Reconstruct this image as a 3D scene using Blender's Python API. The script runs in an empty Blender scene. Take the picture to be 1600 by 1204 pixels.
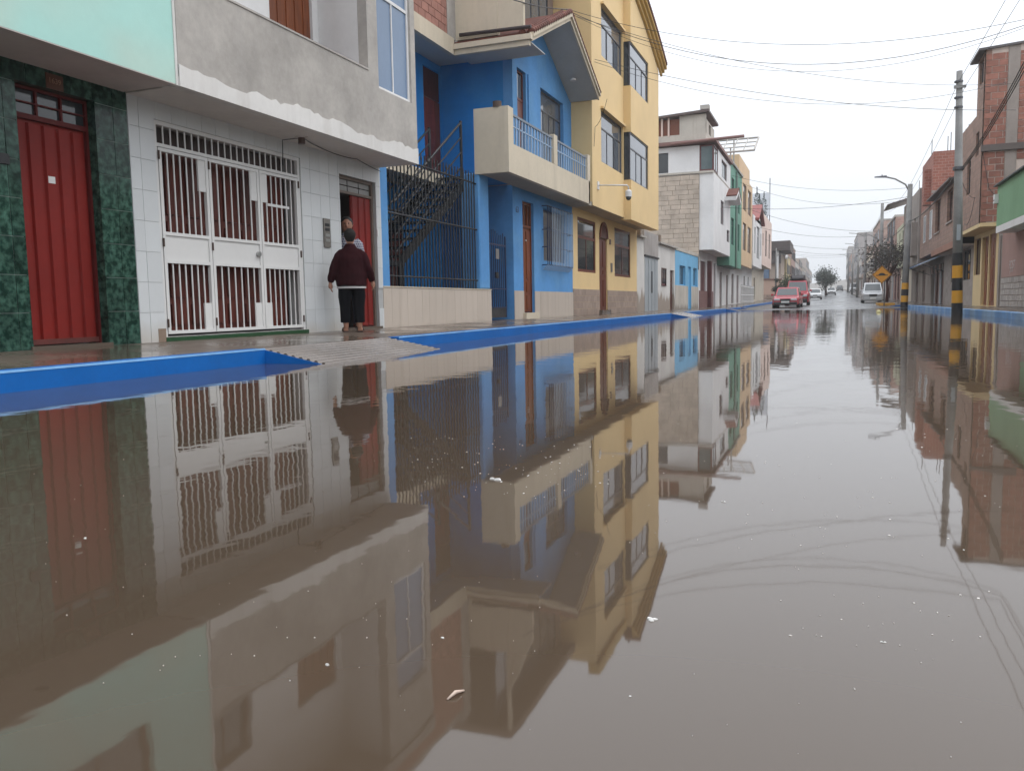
import bpy, bmesh, math, random
from mathutils import Vector, Matrix
random.seed(11)
S = bpy.context.scene
COL = S.collection

# ------------------------------------------------------------------ camera
H = 0.565                                   # lens height above the flood water
F_PX, CX, CY = 1280.0, 800.0, 602.0         # focal length and centre, in pixels of the 1600 x 1204 photo
R = ((0.9331835, 0.01886141, -0.358905),    # rows: world X (right), Y (along the street), Z (up) in lens axes
     (0.35898031, -0.09717851, 0.92827231),
     (-0.01736933, -0.99508823, -0.09745625))
cam = bpy.data.cameras.new('camera')
cam.sensor_width = 36.0
cam.lens = 36.0 * F_PX / 1600.0
cam.clip_start = 0.05
cam.clip_end = 3000.0
cam_ob = bpy.data.objects.new('camera', cam)
COL.objects.link(cam_ob)
cam_ob.matrix_world = Matrix(((R[0][0], -R[0][1], -R[0][2], 0), (R[1][0], -R[1][1], -R[1][2], 0),
                              (R[2][0], -R[2][1], -R[2][2], H), (0, 0, 0, 1)))
S.camera = cam_ob

# ------------------------------------------------------------------ overcast sky and its soft sun
world = bpy.data.worlds.new('World')
S.world = world
world.use_nodes = True
wt = world.node_tree
wt.nodes.clear()
SUN_EL, SUN_AZ = math.radians(58), math.radians(65)
sky = wt.nodes.new('ShaderNodeTexSky')
sky.sky_type = 'NISHITA'
sky.sun_disc = False
sky.sun_elevation = SUN_EL
sky.sun_rotation = SUN_AZ
sky.air_density = 1.0
sky.dust_density = 6.0
sky.ozone_density = 1.0
cloud = wt.nodes.new('ShaderNodeMixRGB')    # closed cloud deck: the blue sky is almost wholly veiled
cloud.inputs[0].default_value = 0.88
cloud.inputs[2].default_value = (12.7, 13.3, 14.2, 1)   # zenith of the cloud deck
wt.links.new(sky.outputs[0], cloud.inputs[1])
# overcast sky: the zenith is three times as bright as the horizon
tcw = wt.nodes.new('ShaderNodeTexCoord')
spw = wt.nodes.new('ShaderNodeSeparateXYZ')
wt.links.new(tcw.outputs['Generated'], spw.inputs[0])
mxw = wt.nodes.new('ShaderNodeMath'); mxw.operation = 'MAXIMUM'; mxw.inputs[1].default_value = 0.0
wt.links.new(spw.outputs[2], mxw.inputs[0])
pww = wt.nodes.new('ShaderNodeMath'); pww.operation = 'POWER'; pww.inputs[1].default_value = 0.8
wt.links.new(mxw.outputs[0], pww.inputs[0])
lum = wt.nodes.new('ShaderNodeMath'); lum.operation = 'MULTIPLY_ADD'; lum.inputs[1].default_value = 2 / 3; lum.inputs[2].default_value = 1 / 3
wt.links.new(pww.outputs[0], lum.inputs[0])
over = wt.nodes.new('ShaderNodeVectorMath'); over.operation = 'SCALE'
wt.links.new(cloud.outputs[0], over.inputs[0]); wt.links.new(lum.outputs[0], over.inputs['Scale'])
bg = wt.nodes.new('ShaderNodeBackground')
bg.inputs[1].default_value = 0.15
wt.links.new(over.outputs[0], bg.inputs[0])
wo = wt.nodes.new('ShaderNodeOutputWorld')
wt.links.new(bg.outputs[0], wo.inputs[0])
sun = bpy.data.lights.new('sun', 'SUN')
sun.energy = 0.6
sun.angle = math.radians(40)
sun.color = (1.0, 0.97, 0.93)
sun_ob = bpy.data.objects.new('sun', sun)
COL.objects.link(sun_ob)
sun_ob.rotation_euler = Vector((math.sin(SUN_AZ) * math.cos(SUN_EL), math.cos(SUN_AZ) * math.cos(SUN_EL), math.sin(SUN_EL))).to_track_quat('Z', 'Y').to_euler()
sun_ob.location = (10, 5, 30)
S.view_settings.view_transform = 'Standard'
S.view_settings.look = 'None'
S.view_settings.exposure = 0.32
S.view_settings.gamma = 1.0
S.view_settings.use_curve_mapping = False
S.render.engine = 'CYCLES'
S.cycles.max_bounces = 6
S.cycles.diffuse_bounces = 3
S.cycles.glossy_bounces = 4
S.cycles.transmission_bounces = 3
S.cycles.volume_bounces = 1
S.cycles.caustics_reflective = True
S.cycles.caustics_refractive = False

# ------------------------------------------------------------------ pixel -> point on a known surface
def ray(px, py):
    c = ((px - CX) / F_PX, (py - CY) / F_PX, 1.0)
    return [sum(R[i][k] * c[k] for k in range(3)) for i in range(3)]
def onX(px, py, X):
    r = ray(px, py); t = X / r[0]
    return r[1] * t, H + r[2] * t
def onY(px, py, Y):
    r = ray(px, py); t = Y / r[1]
    return r[0] * t, H + r[2] * t
def onZ(px, py, Z):
    r = ray(px, py); t = (Z - H) / r[2]
    return r[0] * t, r[1] * t
def rX(x0, y0, x1, y1, X):                  # rectangle on a facade from its upper left and lower right pixel
    a, b = onX(x0, y0, X), onX(x1, y1, X)
    return (min(a[0], b[0]), max(a[0], b[0]), min(a[1], b[1]), max(a[1], b[1]))

# ------------------------------------------------------------------ materials
def N(nt, kind, **kw):
    n = nt.nodes.new(kind)
    for k, v in kw.items():
        setattr(n, k, v)
    return n
MATS = {}
def mat(name, col, rough=0.8, var=0.18, vscale=0.8, bump=0.15, bscale=35.0, streak=0.0, streak_col=None,
        altsoft=0.045, dirt=0.0, dirt_col=(0.16, 0.13, 0.10), dirt_z=0.6, dirt_h=0.5, metal=0.0, spec=0.5, per=0.0, alt=None, altscale=0.5,
        brick=None, grain=None):
    """procedural paint / plaster / wood / metal; every effect is tied to world position"""
    if name in MATS:
        return MATS[name]
    m = bpy.data.materials.new(name); MATS[name] = m
    m.use_nodes = True
    nt = m.node_tree; L = nt.links.new
    b = nt.nodes['Principled BSDF']
    b.inputs['Roughness'].default_value = rough
    b.inputs['Metallic'].default_value = metal
    b.inputs['Specular IOR Level'].default_value = spec
    geo = N(nt, 'ShaderNodeNewGeometry')
    pos = geo.outputs['Position']
    def mix(fac, a, c, bt='MIX'):
        n = N(nt, 'ShaderNodeMixRGB', blend_type=bt)
        for i, v in ((0, fac), (1, a), (2, c)):
            if hasattr(v, 'is_output'): L(v, n.inputs[i])
            else: n.inputs[i].default_value = v if i == 0 else (*v[:3], 1)
        return n.outputs[0]
    def noise(scale, detail=4, sc=None, rough=0.55):
        n = N(nt, 'ShaderNodeTexNoise'); n.inputs['Scale'].default_value = scale
        n.inputs['Detail'].default_value = detail; n.inputs['Roughness'].default_value = rough
        if sc:
            mp = N(nt, 'ShaderNodeMapping'); mp.inputs['Scale'].default_value = sc
            L(pos, mp.inputs[0]); L(mp.outputs[0], n.inputs[0])
        else: L(pos, n.inputs[0])
        return n.outputs['Fac']
    def ramp(v, lo, hi):
        n = N(nt, 'ShaderNodeMapRange'); n.clamp = True
        n.inputs[1].default_value = lo; n.inputs[2].default_value = hi
        L(v, n.inputs[0]); return n.outputs[0]
    c = col
    hgt = None
    if brick:                                # courses drawn from (X + Y, Z): for walls too far off to build brick by brick
        bw, bh, mort_col, mort = brick
        sx = N(nt, 'ShaderNodeSeparateXYZ'); L(pos, sx.inputs[0])
        ad = N(nt, 'ShaderNodeMath', operation='ADD'); L(sx.outputs[0], ad.inputs[0]); L(sx.outputs[1], ad.inputs[1])
        cb = N(nt, 'ShaderNodeCombineXYZ'); L(ad.outputs[0], cb.inputs[0]); L(sx.outputs[2], cb.inputs[1])
        bt = N(nt, 'ShaderNodeTexBrick')
        bt.inputs['Scale'].default_value = 1.0
        bt.inputs['Brick Width'].default_value = bw; bt.inputs['Row Height'].default_value = bh
        bt.inputs['Mortar Size'].default_value = mort; bt.inputs['Mortar Smooth'].default_value = 0.3
        bt.inputs['Color1'].default_value = (*col, 1)
        bt.inputs['Color2'].default_value = (*[x * 0.78 for x in col], 1)
        bt.inputs['Mortar'].default_value = (*mort_col, 1)
        L(cb.outputs[0], bt.inputs[0])
        c = bt.outputs['Color']; hgt = bt.outputs['Fac']
    if alt:
        c = mix(ramp(noise(altscale, 3 if altsoft < .1 else 8), 0.515 - altsoft, 0.515 + altsoft), c, alt)
    if var:
        f = ramp(noise(vscale, 6), 0.3, 0.7)
        c = mix(f, mix(1.0, c, (1 - var,) * 3, 'MULTIPLY'), mix(1.0, c, (1 + var * 0.4,) * 3, 'MULTIPLY'))
        g = ramp(noise(vscale * 14, 5), 0.35, 0.65)
        c = mix(g, mix(1.0, c, (1 - var * 0.35,) * 3, 'MULTIPLY'), c)
    if grain:
        gg = ramp(noise(grain, 5, (9, 9, 0.7)), 0.3, 0.7)
        c = mix(gg, mix(1.0, c, (0.55,) * 3, 'MULTIPLY'), c)
    if per:
        oi = N(nt, 'ShaderNodeObjectInfo')
        c = mix(oi.outputs['Random'], mix(1.0, c, (1 - per,) * 3, 'MULTIPLY'), mix(1.0, c, (1 + per * 0.4,) * 3, 'MULTIPLY'))
    if streak:
        s = ramp(noise(2.2, 5, (1.6, 1.6, 0.16)), 0.52, 0.75)
        ml = N(nt, 'ShaderNodeMath', operation='MULTIPLY'); L(s, ml.inputs[0]); ml.inputs[1].default_value = streak
        c = mix(ml.outputs[0], c, streak_col or (0.09, 0.08, 0.07))
    if dirt:
        sx = N(nt, 'ShaderNodeSeparateXYZ'); L(pos, sx.inputs[0])
        nz = noise(1.6, 6, (1, 1, 0.35))
        ml = N(nt, 'ShaderNodeMath', operation='MULTIPLY_ADD'); L(nz, ml.inputs[0]); ml.inputs[1].default_value = -dirt_h * 3.2; L(sx.outputs[2], ml.inputs[2])
        mr = N(nt, 'ShaderNodeMapRange'); mr.inputs[1].default_value = dirt_z - dirt_h * 1.6; mr.inputs[2].default_value = dirt_z - dirt_h * 1.6 - 0.25
        L(ml.outputs[0], mr.inputs[0])
        m2 = N(nt, 'ShaderNodeMath', operation='MULTIPLY'); L(mr.outputs[0], m2.inputs[0]); m2.inputs[1].default_value = dirt
        c = mix(m2.outputs[0], c, dirt_col)
    if hasattr(c, 'is_output'): L(c, b.inputs['Base Color'])
    else: b.inputs['Base Color'].default_value = (*c, 1)
    if bump:
        bp = N(nt, 'ShaderNodeBump'); bp.inputs['Strength'].default_value = bump; bp.inputs['Distance'].default_value = 0.01
        h = noise(bscale, 6)
        if hgt is not None:
            s2 = N(nt, 'ShaderNodeMath', operation='MULTIPLY_ADD'); L(hgt, s2.inputs[0]); s2.inputs[1].default_value = -1.5; L(h, s2.inputs[2]); h = s2.outputs[0]
        L(h, bp.inputs['Height']); L(bp.outputs[0], b.inputs['Normal'])
    return m

def glass(name, col=(0.03, 0.035, 0.04), rough=0.04, spec=0.7):
    return mat(name, col, rough=rough, var=0.25, vscale=1.3, bump=0.01, bscale=3.0, spec=spec)

# ------------------------------------------------------------------ mesh helpers
ORG = {}                                     # object -> world position of the origin its coordinates count from
def tag(o, label=None, cat=None, group=None, kind=None):
    if label: o['label'] = label
    if cat: o['category'] = cat
    if group: o['group'] = group
    if kind: o['kind'] = kind
    return o
def thing(name, loc, label, cat, group=None):
    o = bpy.data.objects.new(name, None)
    o.empty_display_size = 0.3
    COL.objects.link(o); o.location = loc; ORG[o] = Vector(loc)
    return tag(o, label, cat, group)

class Plane:
    """a wall: u runs along it, v is height, w is how far a point stands out of its face"""
    def __init__(s, axis, c, out):
        s.axis, s.c, s.out = axis, c, out
    def p(s, u, v, w=0.0):
        return (s.c + s.out * w, u, v) if s.axis == 'x' else (u, s.c + s.out * w, v)

class MB:
    def __init__(s):
        s.v, s.f = [], []
    def add(s, vs, fs):
        n = len(s.v); s.v += [tuple(v) for v in vs]; s.f += [tuple(n + i for i in f) for f in fs]; return s
    def box(s, a, b):
        x0, x1 = sorted((a[0], b[0])); y0, y1 = sorted((a[1], b[1])); z0, z1 = sorted((a[2], b[2]))
        return s.add([(x, y, z) for z in (z0, z1) for y in (y0, y1) for x in (x0, x1)],
                     [(0, 2, 3, 1), (4, 5, 7, 6), (0, 1, 5, 4), (2, 6, 7, 3), (0, 4, 6, 2), (1, 3, 7, 5)])
    def fb(s, P, u0, u1, v0, v1, w0, w1):
        return s.box(P.p(u0, v0, w0), P.p(u1, v1, w1))
    def prism(s, poly, d):                   # planar polygon (3D points) pushed by vector d
        n = len(poly); q = [tuple(p[k] + d[k] for k in range(3)) for p in poly]
        return s.add(list(poly) + q, [tuple(range(n - 1, -1, -1)), tuple(range(n, 2 * n))] + [(i, (i + 1) % n, n + (i + 1) % n, n + i) for i in range(n)])
    def tube(s, pts, r, n=8, cap=True):
        pts = [Vector(p) for p in pts]; rs = r if isinstance(r, (list, tuple)) else [r] * len(pts)
        base = len(s.v); k = len(pts); up = None
        for i, p in enumerate(pts):
            t = (pts[min(i + 1, k - 1)] - pts[max(i - 1, 0)]).normalized()
            if up is None:
                up = Vector((0, 0, 1)) if abs(t.z) < 0.9 else Vector((1, 0, 0))
            a = t.cross(up).normalized(); b_ = a.cross(t).normalized(); up = b_
            for j in range(n):
                q = 2 * math.pi * j / n
                s.v.append(tuple(p + (a * math.cos(q) + b_ * math.sin(q)) * rs[i]))
        for i in range(k - 1):
            for j in range(n):
                j2 = (j + 1) % n
                s.f.append((base + i * n + j, base + i * n + j2, base + (i + 1) * n + j2, base + (i + 1) * n + j))
        if cap:
            s.f.append(tuple(base + j for j in range(n - 1, -1, -1)))
            s.f.append(tuple(base + (k - 1) * n + j for j in range(n)))
        return s
    def rings(s, rings, cap=True):           # list of equal-length closed rings
        base = len(s.v); n = len(rings[0])
        for r in rings: s.v += [tuple(p) for p in r]
        for i in range(len(rings) - 1):
            for j in range(n):
                j2 = (j + 1) % n
                s.f.append((base + i * n + j, base + i * n + j2, base + (i + 1) * n + j2, base + (i + 1) * n + j))
        if cap:
            s.f.append(tuple(base + j for j in range(n - 1, -1, -1)))
            s.f.append(tuple(base + (len(rings) - 1) * n + j for j in range(n)))
        return s
    def wall(s, P, u0, u1, v0, v1, th, holes=()):
        """a slab of wall whose face is at w = 0, with rectangular openings and their reveals"""
        us = sorted({u0, u1, *[min(max(h[k], u0), u1) for h in holes for k in (0, 1)]})
        vs = sorted({v0, v1, *[min(max(h[k], v0), v1) for h in holes for k in (2, 3)]})
        def solid(i, j):
            if i < 0 or j < 0 or i >= len(us) - 1 or j >= len(vs) - 1: return False
            a, b = (us[i] + us[i + 1]) / 2, (vs[j] + vs[j + 1]) / 2
            return not any(h[0] < a < h[1] and h[2] < b < h[3] for h in holes)
        def q(pts): s.add([P.p(*p) for p in pts], [(0, 1, 2, 3)])
        for i in range(len(us) - 1):
            for j in range(len(vs) - 1):
                if not solid(i, j): continue
                a, b, c, d = us[i], us[i + 1], vs[j], vs[j + 1]
                q([(a, c, 0), (b, c, 0), (b, d, 0), (a, d, 0)]); q([(a, c, -th), (a, d, -th), (b, d, -th), (b, c, -th)])
                if not solid(i - 1, j): q([(a, c, 0), (a, d, 0), (a, d, -th), (a, c, -th)])
                if not solid(i + 1, j): q([(b, c, 0), (b, c, -th), (b, d, -th), (b, d, 0)])
                if not solid(i, j - 1): q([(a, c, 0), (a, c, -th), (b, c, -th), (b, c, 0)])
                if not solid(i, j + 1): q([(a, d, 0), (b, d, 0), (b, d, -th), (a, d, -th)])
        return s
    def build(s, name, m, parent=None, smooth=False, bevel=0.0, seg=1, rem=0.0, smo=0):
        o3 = ORG.get(parent, Vector((0, 0, 0)))
        me = bpy.data.meshes.new(name)
        me.from_pydata([(v[0] - o3.x, v[1] - o3.y, v[2] - o3.z) for v in s.v], [], s.f)
        bm = bmesh.new(); bm.from_mesh(me)
        bmesh.ops.recalc_face_normals(bm, faces=bm.faces)
        bm.to_mesh(me); bm.free()
        if m: me.materials.append(m)
        if smooth:
            for p in me.polygons: p.use_smooth = True
        o = bpy.data.objects.new(name, me); COL.objects.link(o)
        if parent is not None: o.parent = parent
        ORG[o] = o3
        if rem:
            r = o.modifiers.new('fuse', 'REMESH'); r.mode = 'VOXEL'; r.voxel_size = rem; r.use_smooth_shade = True
            if smo:
                k = o.modifiers.new('soften', 'SMOOTH'); k.factor = 0.5; k.iterations = smo
        if bevel:
            k = o.modifiers.new('bevel', 'BEVEL'); k.width = bevel; k.segments = seg; k.limit_method = 'ANGLE'; k.angle_limit = math.radians(40)
        return o

UB = {}
def ubox(m):
    if m.name not in UB:
        me = bpy.data.meshes.new('box_' + m.name)
        me.from_pydata([(x, y, z) for z in (-.5, .5) for y in (-.5, .5) for x in (-.5, .5)], [],
                       [(0, 2, 3, 1), (4, 5, 7, 6), (0, 1, 5, 4), (2, 6, 7, 3), (0, 4, 6, 2), (1, 3, 7, 5)])
        me.materials.append(m); UB[m.name] = me
    return UB[m.name]
def pc(name, parent, m, a, b, tilt=None):
    """one small piece (tile, bar, brick, pane) sharing the mesh of its kind"""
    o = bpy.data.objects.new(name, ubox(m)); COL.objects.link(o)
    o.parent = parent
    o.location = Vector([(a[k] + b[k]) / 2 for k in range(3)]) - ORG[parent]
    o.scale = [max(abs(a[k] - b[k]), 1e-4) for k in range(3)]
    if tilt: o.rotation_euler = tilt
    return o
def pf(name, parent, m, P, u0, u1, v0, v1, w0, w1):
    return pc(name, parent, m, P.p(u0, v0, w0), P.p(u1, v1, w1))
UC = {}
def bar(name, parent, m, a, b, r):
    """a round bar between two points, sharing one mesh per material"""
    if m.name not in UC:
        k = MB(); k.tube([(0, 0, -.5), (0, 0, .5)], 1.0, 8)
        me = bpy.data.meshes.new('bar_' + m.name); me.from_pydata(k.v, [], k.f); me.materials.append(m)
        for p in me.polygons: p.use_smooth = len(p.vertices) == 4
        UC[m.name] = me
    a, b = Vector(a), Vector(b)
    o = bpy.data.objects.new(name, UC[m.name]); COL.objects.link(o); o.parent = parent
    o.location = (a + b) / 2 - ORG[parent]
    o.rotation_euler = (b - a).to_track_quat('Z', 'Y').to_euler()
    o.scale = (r, r, (b - a).length)
    return o

def tiles(root, P, u0, u1, v0, v1, tw, th, m, holes=(), w0=0.0, w1=0.012, gap=0.006, name='tile', shift=0.0, skip=None, run=False, vary=0.0):
    """tiles or bricks laid one by one over a wall face, trimmed to its edges and openings"""
    n = 0
    v = v0; row = 0
    while v < v1 - 0.01:
        ve = min(v + th, v1)
        u = u0 - (tw * 0.5 if run and row % 2 else 0) - shift
        while u < u1 - 0.01:
            tv = tw * random.uniform(1 - vary, 1 + vary) if vary else tw
            a, b, c, d = max(u, u0) + gap / 2, min(u + tv, u1) - gap / 2, v + gap / 2, ve - gap / 2
            u += tv
            if b - a < 0.012 or d - c < 0.012: continue
            rs = [(a, b, c, d)]
            for h in holes:
                nr = []
                for (ra, rb, rc, rd) in rs:
                    if h[0] >= rb or h[1] <= ra or h[2] >= rd or h[3] <= rc: nr.append((ra, rb, rc, rd)); continue
                    if h[0] > ra: nr.append((ra, h[0], rc, rd))
                    if h[1] < rb: nr.append((h[1], rb, rc, rd))
                    x0, x1 = max(ra, h[0]), min(rb, h[1])
                    if h[3] < rd: nr.append((x0, x1, h[3], rd))
                    if h[2] > rc: nr.append((x0, x1, rc, h[2]))
                rs = nr
            rs = [q for q in rs if q[1] - q[0] > 0.012 and q[3] - q[2] > 0.012]
            for q in rs:
                if skip and skip(*q): continue
                pf(name, root, m, P, *q, w0, w1 + random.uniform(-0.0012, 0.0012)); n += 1
        v = ve; row += 1
    return n

def window(root, P, r, mf, mg, cols=2, trans=0.0, fw=0.045, back=-0.08, name='window', dep=0.05, label=None):
    """frame with mullions; each pane is a sheet of glass of its own"""
    u0, u1, v0, v1 = r
    k = MB()
    for a in ((u0, u0 + fw, v0, v1), (u1 - fw, u1, v0, v1), (u0 + fw, u1 - fw, v0, v0 + fw), (u0 + fw, u1 - fw, v1 - fw, v1)):
        k.fb(P, *a, back - dep, back)
    vt = v1 - fw - trans * (v1 - v0)
    inner = [(v0 + fw, v1 - fw)]
    if trans:
        k.fb(P, u0 + fw, u1 - fw, vt - fw / 2, vt + fw / 2, back - dep, back - 0.004)
        inner = [(v0 + fw, vt - fw / 2), (vt + fw / 2, v1 - fw)]
    step = (u1 - u0 - 2 * fw) / cols
    mw = fw * 0.5
    for i in range(1, cols):
        u = u0 + fw + i * step
        k.fb(P, u - mw / 2, u + mw / 2, inner[0][0], inner[0][1], back - dep, back - 0.006)
    o = k.build(name, mf, root)
    if label: o['label'] = label
    for j, (a, b) in enumerate(inner):
        n = cols if j == 0 else 1
        for i in range(n):
            s0 = u0 + fw + i * (u1 - u0 - 2 * fw) / n
            s1 = u0 + fw + (i + 1) * (u1 - u0 - 2 * fw) / n
            off = random.uniform(-0.006, 0.006) if n > 1 else 0
            pf('pane', o, mg, P, s0 + (mw / 2 if i else 0), s1 - (mw / 2 if i < n - 1 else 0), a, b, back - dep * 0.65 + off, back - dep * 0.5 + off)
    return o

def panel_door(root, P, r, m, back=-0.10, rows=((0.06, 0.3), (0.36, 0.66), (0.7, 0.94)), cols=2, handle=None, name='door', th=0.05, raise_=0.014):
    """leaf with raised panels, built as solid joinery"""
    u0, u1, v0, v1 = r
    k = MB(); k.fb(P, u0, u1, v0, v1, back - th, back)
    o = k.build(name, m, root)
    cw = (u1 - u0) / cols
    for (a, b) in rows:
        for i in range(cols):
            pf('panel', o, m, P, u0 + cw * (i + 0.14), u0 + cw * (i + 0.86), v0 + a * (v1 - v0), v0 + b * (v1 - v0), back, back + raise_)
    if handle:
        hu = u1 - 0.09 if handle > 0 else u0 + 0.09
        q = MB(); q.tube([P.p(hu, v0 + 0.95, back), P.p(hu, v0 + 0.95, back + 0.05)], 0.022, 10)
        q.build('handle', MATS['steel'], o, smooth=True)
    return o

def lettering(name, text, P, u, v, size, m, parent, w=0.002, rot=0.0, depth=0.002, slant=0.0):
    cu = bpy.data.curves.new(name, 'FONT'); cu.body = text; cu.size = size; cu.extrude = depth; cu.align_x = 'CENTER'; cu.align_y = 'CENTER'; cu.shear = slant
    t = bpy.data.objects.new(name + '_tmp', cu); COL.objects.link(t)
    dg = bpy.context.evaluated_depsgraph_get()
    me = bpy.data.meshes.new_from_object(t.evaluated_get(dg))
    bpy.data.objects.remove(t); bpy.data.curves.remove(cu)
    me.materials.clear(); me.materials.append(m)
    o = bpy.data.objects.new(name, me); COL.objects.link(o); o.parent = parent
    o.location = Vector(P.p(u, v, w)) - ORG[parent]
    if P.axis == 'x':
        o.rotation_euler = (math.pi / 2, rot, math.pi / 2 if P.out > 0 else -math.pi / 2)
    else:
        o.rotation_euler = (math.pi / 2, rot, 0)
    return o

# ------------------------------------------------------------------ palette
mat('steel', (0.45, 0.45, 0.44), rough=0.35, metal=0.9, var=0.1)
M_MINT = mat('mint_paint', (0.40, 0.67, 0.60), rough=0.7, var=0.07, alt=(0.45, 0.63, 0.55), altscale=0.35, bump=0.08)
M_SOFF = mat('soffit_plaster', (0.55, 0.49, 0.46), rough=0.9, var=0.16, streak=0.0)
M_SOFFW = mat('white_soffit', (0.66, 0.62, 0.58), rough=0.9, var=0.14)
M_MARBLE = mat('green_marble_tile', (0.010, 0.036, 0.025), rough=0.16, spec=0.3, var=0.45, vscale=9, bump=0.0, per=0.25, alt=(0.060, 0.135, 0.100), altscale=15.0, altsoft=0.11)
M_GROUT = mat('pale_grout', (0.34, 0.42, 0.37), rough=0.9)
M_REDSTEEL = mat('red_painted_steel', (0.20, 0.013, 0.009), rough=0.5, spec=0.25, var=0.22, bump=0.05, dirt=0.6, dirt_col=(0.09, 0.03, 0.02), dirt_z=0.3, dirt_h=0.15)
M_DARKRED = mat('dark_red_frame', (0.10, 0.010, 0.009), rough=0.5, spec=0.25)
M_WTILE = mat('white_wall_tile', (0.60, 0.615, 0.615), rough=0.3, var=0.05, bump=0.0, per=0.06, dirt=0.55, dirt_col=(0.42, 0.36, 0.29), dirt_z=0.45, dirt_h=0.22)
M_WGROUT = mat('grey_grout', (0.42, 0.42, 0.41), rough=0.9)
M_WHITE = mat('white_paint', (0.72, 0.71, 0.70), rough=0.6, var=0.10, streak=0.14, streak_col=(0.45, 0.41, 0.36))
M_WSTEEL = mat('white_painted_steel', (0.66, 0.65, 0.63), rough=0.4, var=0.06, bump=0.02, dirt=0.5, dirt_col=(0.30, 0.16, 0.10), dirt_z=0.30, dirt_h=0.08)
M_CEMENT = mat('bare_cement_render', (0.43, 0.40, 0.365), rough=0.92, var=0.32, vscale=0.9, streak=0.22, streak_col=(0.36, 0.34, 0.32))
M_FRESHW = mat('chipped_white_band', (0.66, 0.64, 0.61), rough=0.8, var=0.12, streak=0.35, streak_col=(0.36, 0.32, 0.28))
M_WOOD = mat('varnished_wood', (0.24, 0.066, 0.020), rough=0.4, spec=0.35, var=0.2, grain=3.0, bump=0.06)
M_WOODR = mat('reddish_wood', (0.17, 0.040, 0.017), rough=0.4, spec=0.3, var=0.2, grain=3.0, bump=0.06)
M_WOODD = mat('dark_wood', (0.105, 0.026, 0.016), rough=0.45, spec=0.3, var=0.25, grain=2.5, bump=0.06)
M_BLUE = mat('bright_blue_paint', (0.022, 0.215, 0.56), rough=0.65, spec=0.15, var=0.16, vscale=1.1, bump=0.08, alt=(0.04, 0.25, 0.57), altscale=0.7, streak=0.1, streak_col=(0.12, 0.28, 0.5))
M_BLUEL = mat('sky_blue_paint', (0.10, 0.29, 0.59), rough=0.65, spec=0.2, var=0.18, vscale=1.0, alt=(0.12, 0.31, 0.58), altscale=0.8)
M_CREAM = mat('cream_render', (0.60, 0.52, 0.40), rough=0.85, var=0.12, streak=0.28, streak_col=(0.28, 0.235, 0.175))
M_BEIGE = mat('beige_wall_tile', (0.53, 0.455, 0.385), rough=0.4, var=0.06, bump=0.0, per=0.05, streak=0.25, streak_col=(0.27, 0.22, 0.17), dirt=0.6, dirt_col=(0.20, 0.17, 0.14), dirt_z=0.26, dirt_h=0.10)
M_TAUPE = mat('taupe_wall_tile', (0.36, 0.27, 0.215), rough=0.5, var=0.15, vscale=6, bump=0.03, per=0.16, dirt=0.5, dirt_col=(0.16, 0.12, 0.1), dirt_z=0.35, dirt_h=0.15)
M_YELLOW = mat('yellow_paint', (0.74, 0.535, 0.265), rough=0.7, var=0.07, streak=0.05, streak_col=(0.45, 0.36, 0.2))
M_YELLOWD = mat('ochre_trim_paint', (0.60, 0.40, 0.13), rough=0.65, var=0.1)
M_BLACK = mat('black_painted_iron', (0.012, 0.012, 0.014), rough=0.5, var=0.3)
M_NAVY = mat('navy_painted_iron', (0.010, 0.022, 0.07), rough=0.5, var=0.2)
M_RAILB = mat('pale_blue_rail_paint', (0.27, 0.38, 0.52), rough=0.5, var=0.12)
M_GLASS = glass('dark_window_glass')
M_GLASSG = glass('tinted_window_glass', (0.11, 0.125, 0.15), 0.05, 0.9)
M_GLASSB = mat('blue_window_film', (0.15, 0.22, 0.33), rough=0.25, var=0.12, bump=0.02)
M_GLASST = glass('teal_window_glass', (0.10, 0.14, 0.145), 0.08, 0.6)
M_CURTAIN = mat('curtain_cloth', (0.42, 0.40, 0.36), rough=0.9, grain=4.0)
M_ALU = mat('grey_window_frame', (0.09, 0.09, 0.10), rough=0.4, metal=0.3, var=0.1)
M_TERRA = mat('terracotta_roof_tile', (0.16, 0.052, 0.035), rough=0.85, var=0.35, vscale=4, per=0.3)
M_BRICKP = mat('pink_brick', (0.36, 0.17, 0.13), rough=0.9, var=0.2, brick=(0.30, 0.14, (0.30, 0.20, 0.165), 0.008), bump=0.4)
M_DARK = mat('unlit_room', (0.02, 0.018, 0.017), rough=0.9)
M_KERB = mat('blue_kerb_paint', (0.004, 0.118, 0.42), rough=0.5, spec=0.25, var=0.16, vscale=1.5, bump=0.1, streak=0.16, streak_col=(0.02, 0.08, 0.22))
M_KERBR = mat('faded_blue_kerb_paint', (0.10, 0.25, 0.50), rough=0.6, var=0.25, vscale=1.2, alt=(0.20, 0.33, 0.50), altscale=1.0, streak=0.2, streak_col=(0.2, 0.2, 0.2))

# ================================================================== the setting
def lerp_table(t, x):
    if x <= t[0][0]: return t[0][1]
    for (a, b), (c, d) in zip(t, t[1:]):
        if x <= c: return b + (d - b) * (x - a) / (c - a)
    return t[-1][1]
GZ = [(-100, 0), (58, 0), (66, .1), (73, .15), (90, .27), (104, .5), (140, .85), (250, 3.1), (400, 4.6), (700, 5.5), (1200, 6)]
RZ = [(-100, -.15), (36, -.15), (46, -.06), (52, 0.0), (60, .075), (66, .12), (73, .16), (90, .26), (104, .46), (140, .8), (250, 3.05), (400, 4.5), (700, 5.4), (1200, 5.9)]
def gz(y): return lerp_table(GZ, y)
def rz(y): return lerp_table(RZ, y)
WL, WR = -7.4, 5.9                           # house fronts, left and right
KL, KR = -5.5, 4.3                           # kerb faces

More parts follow.
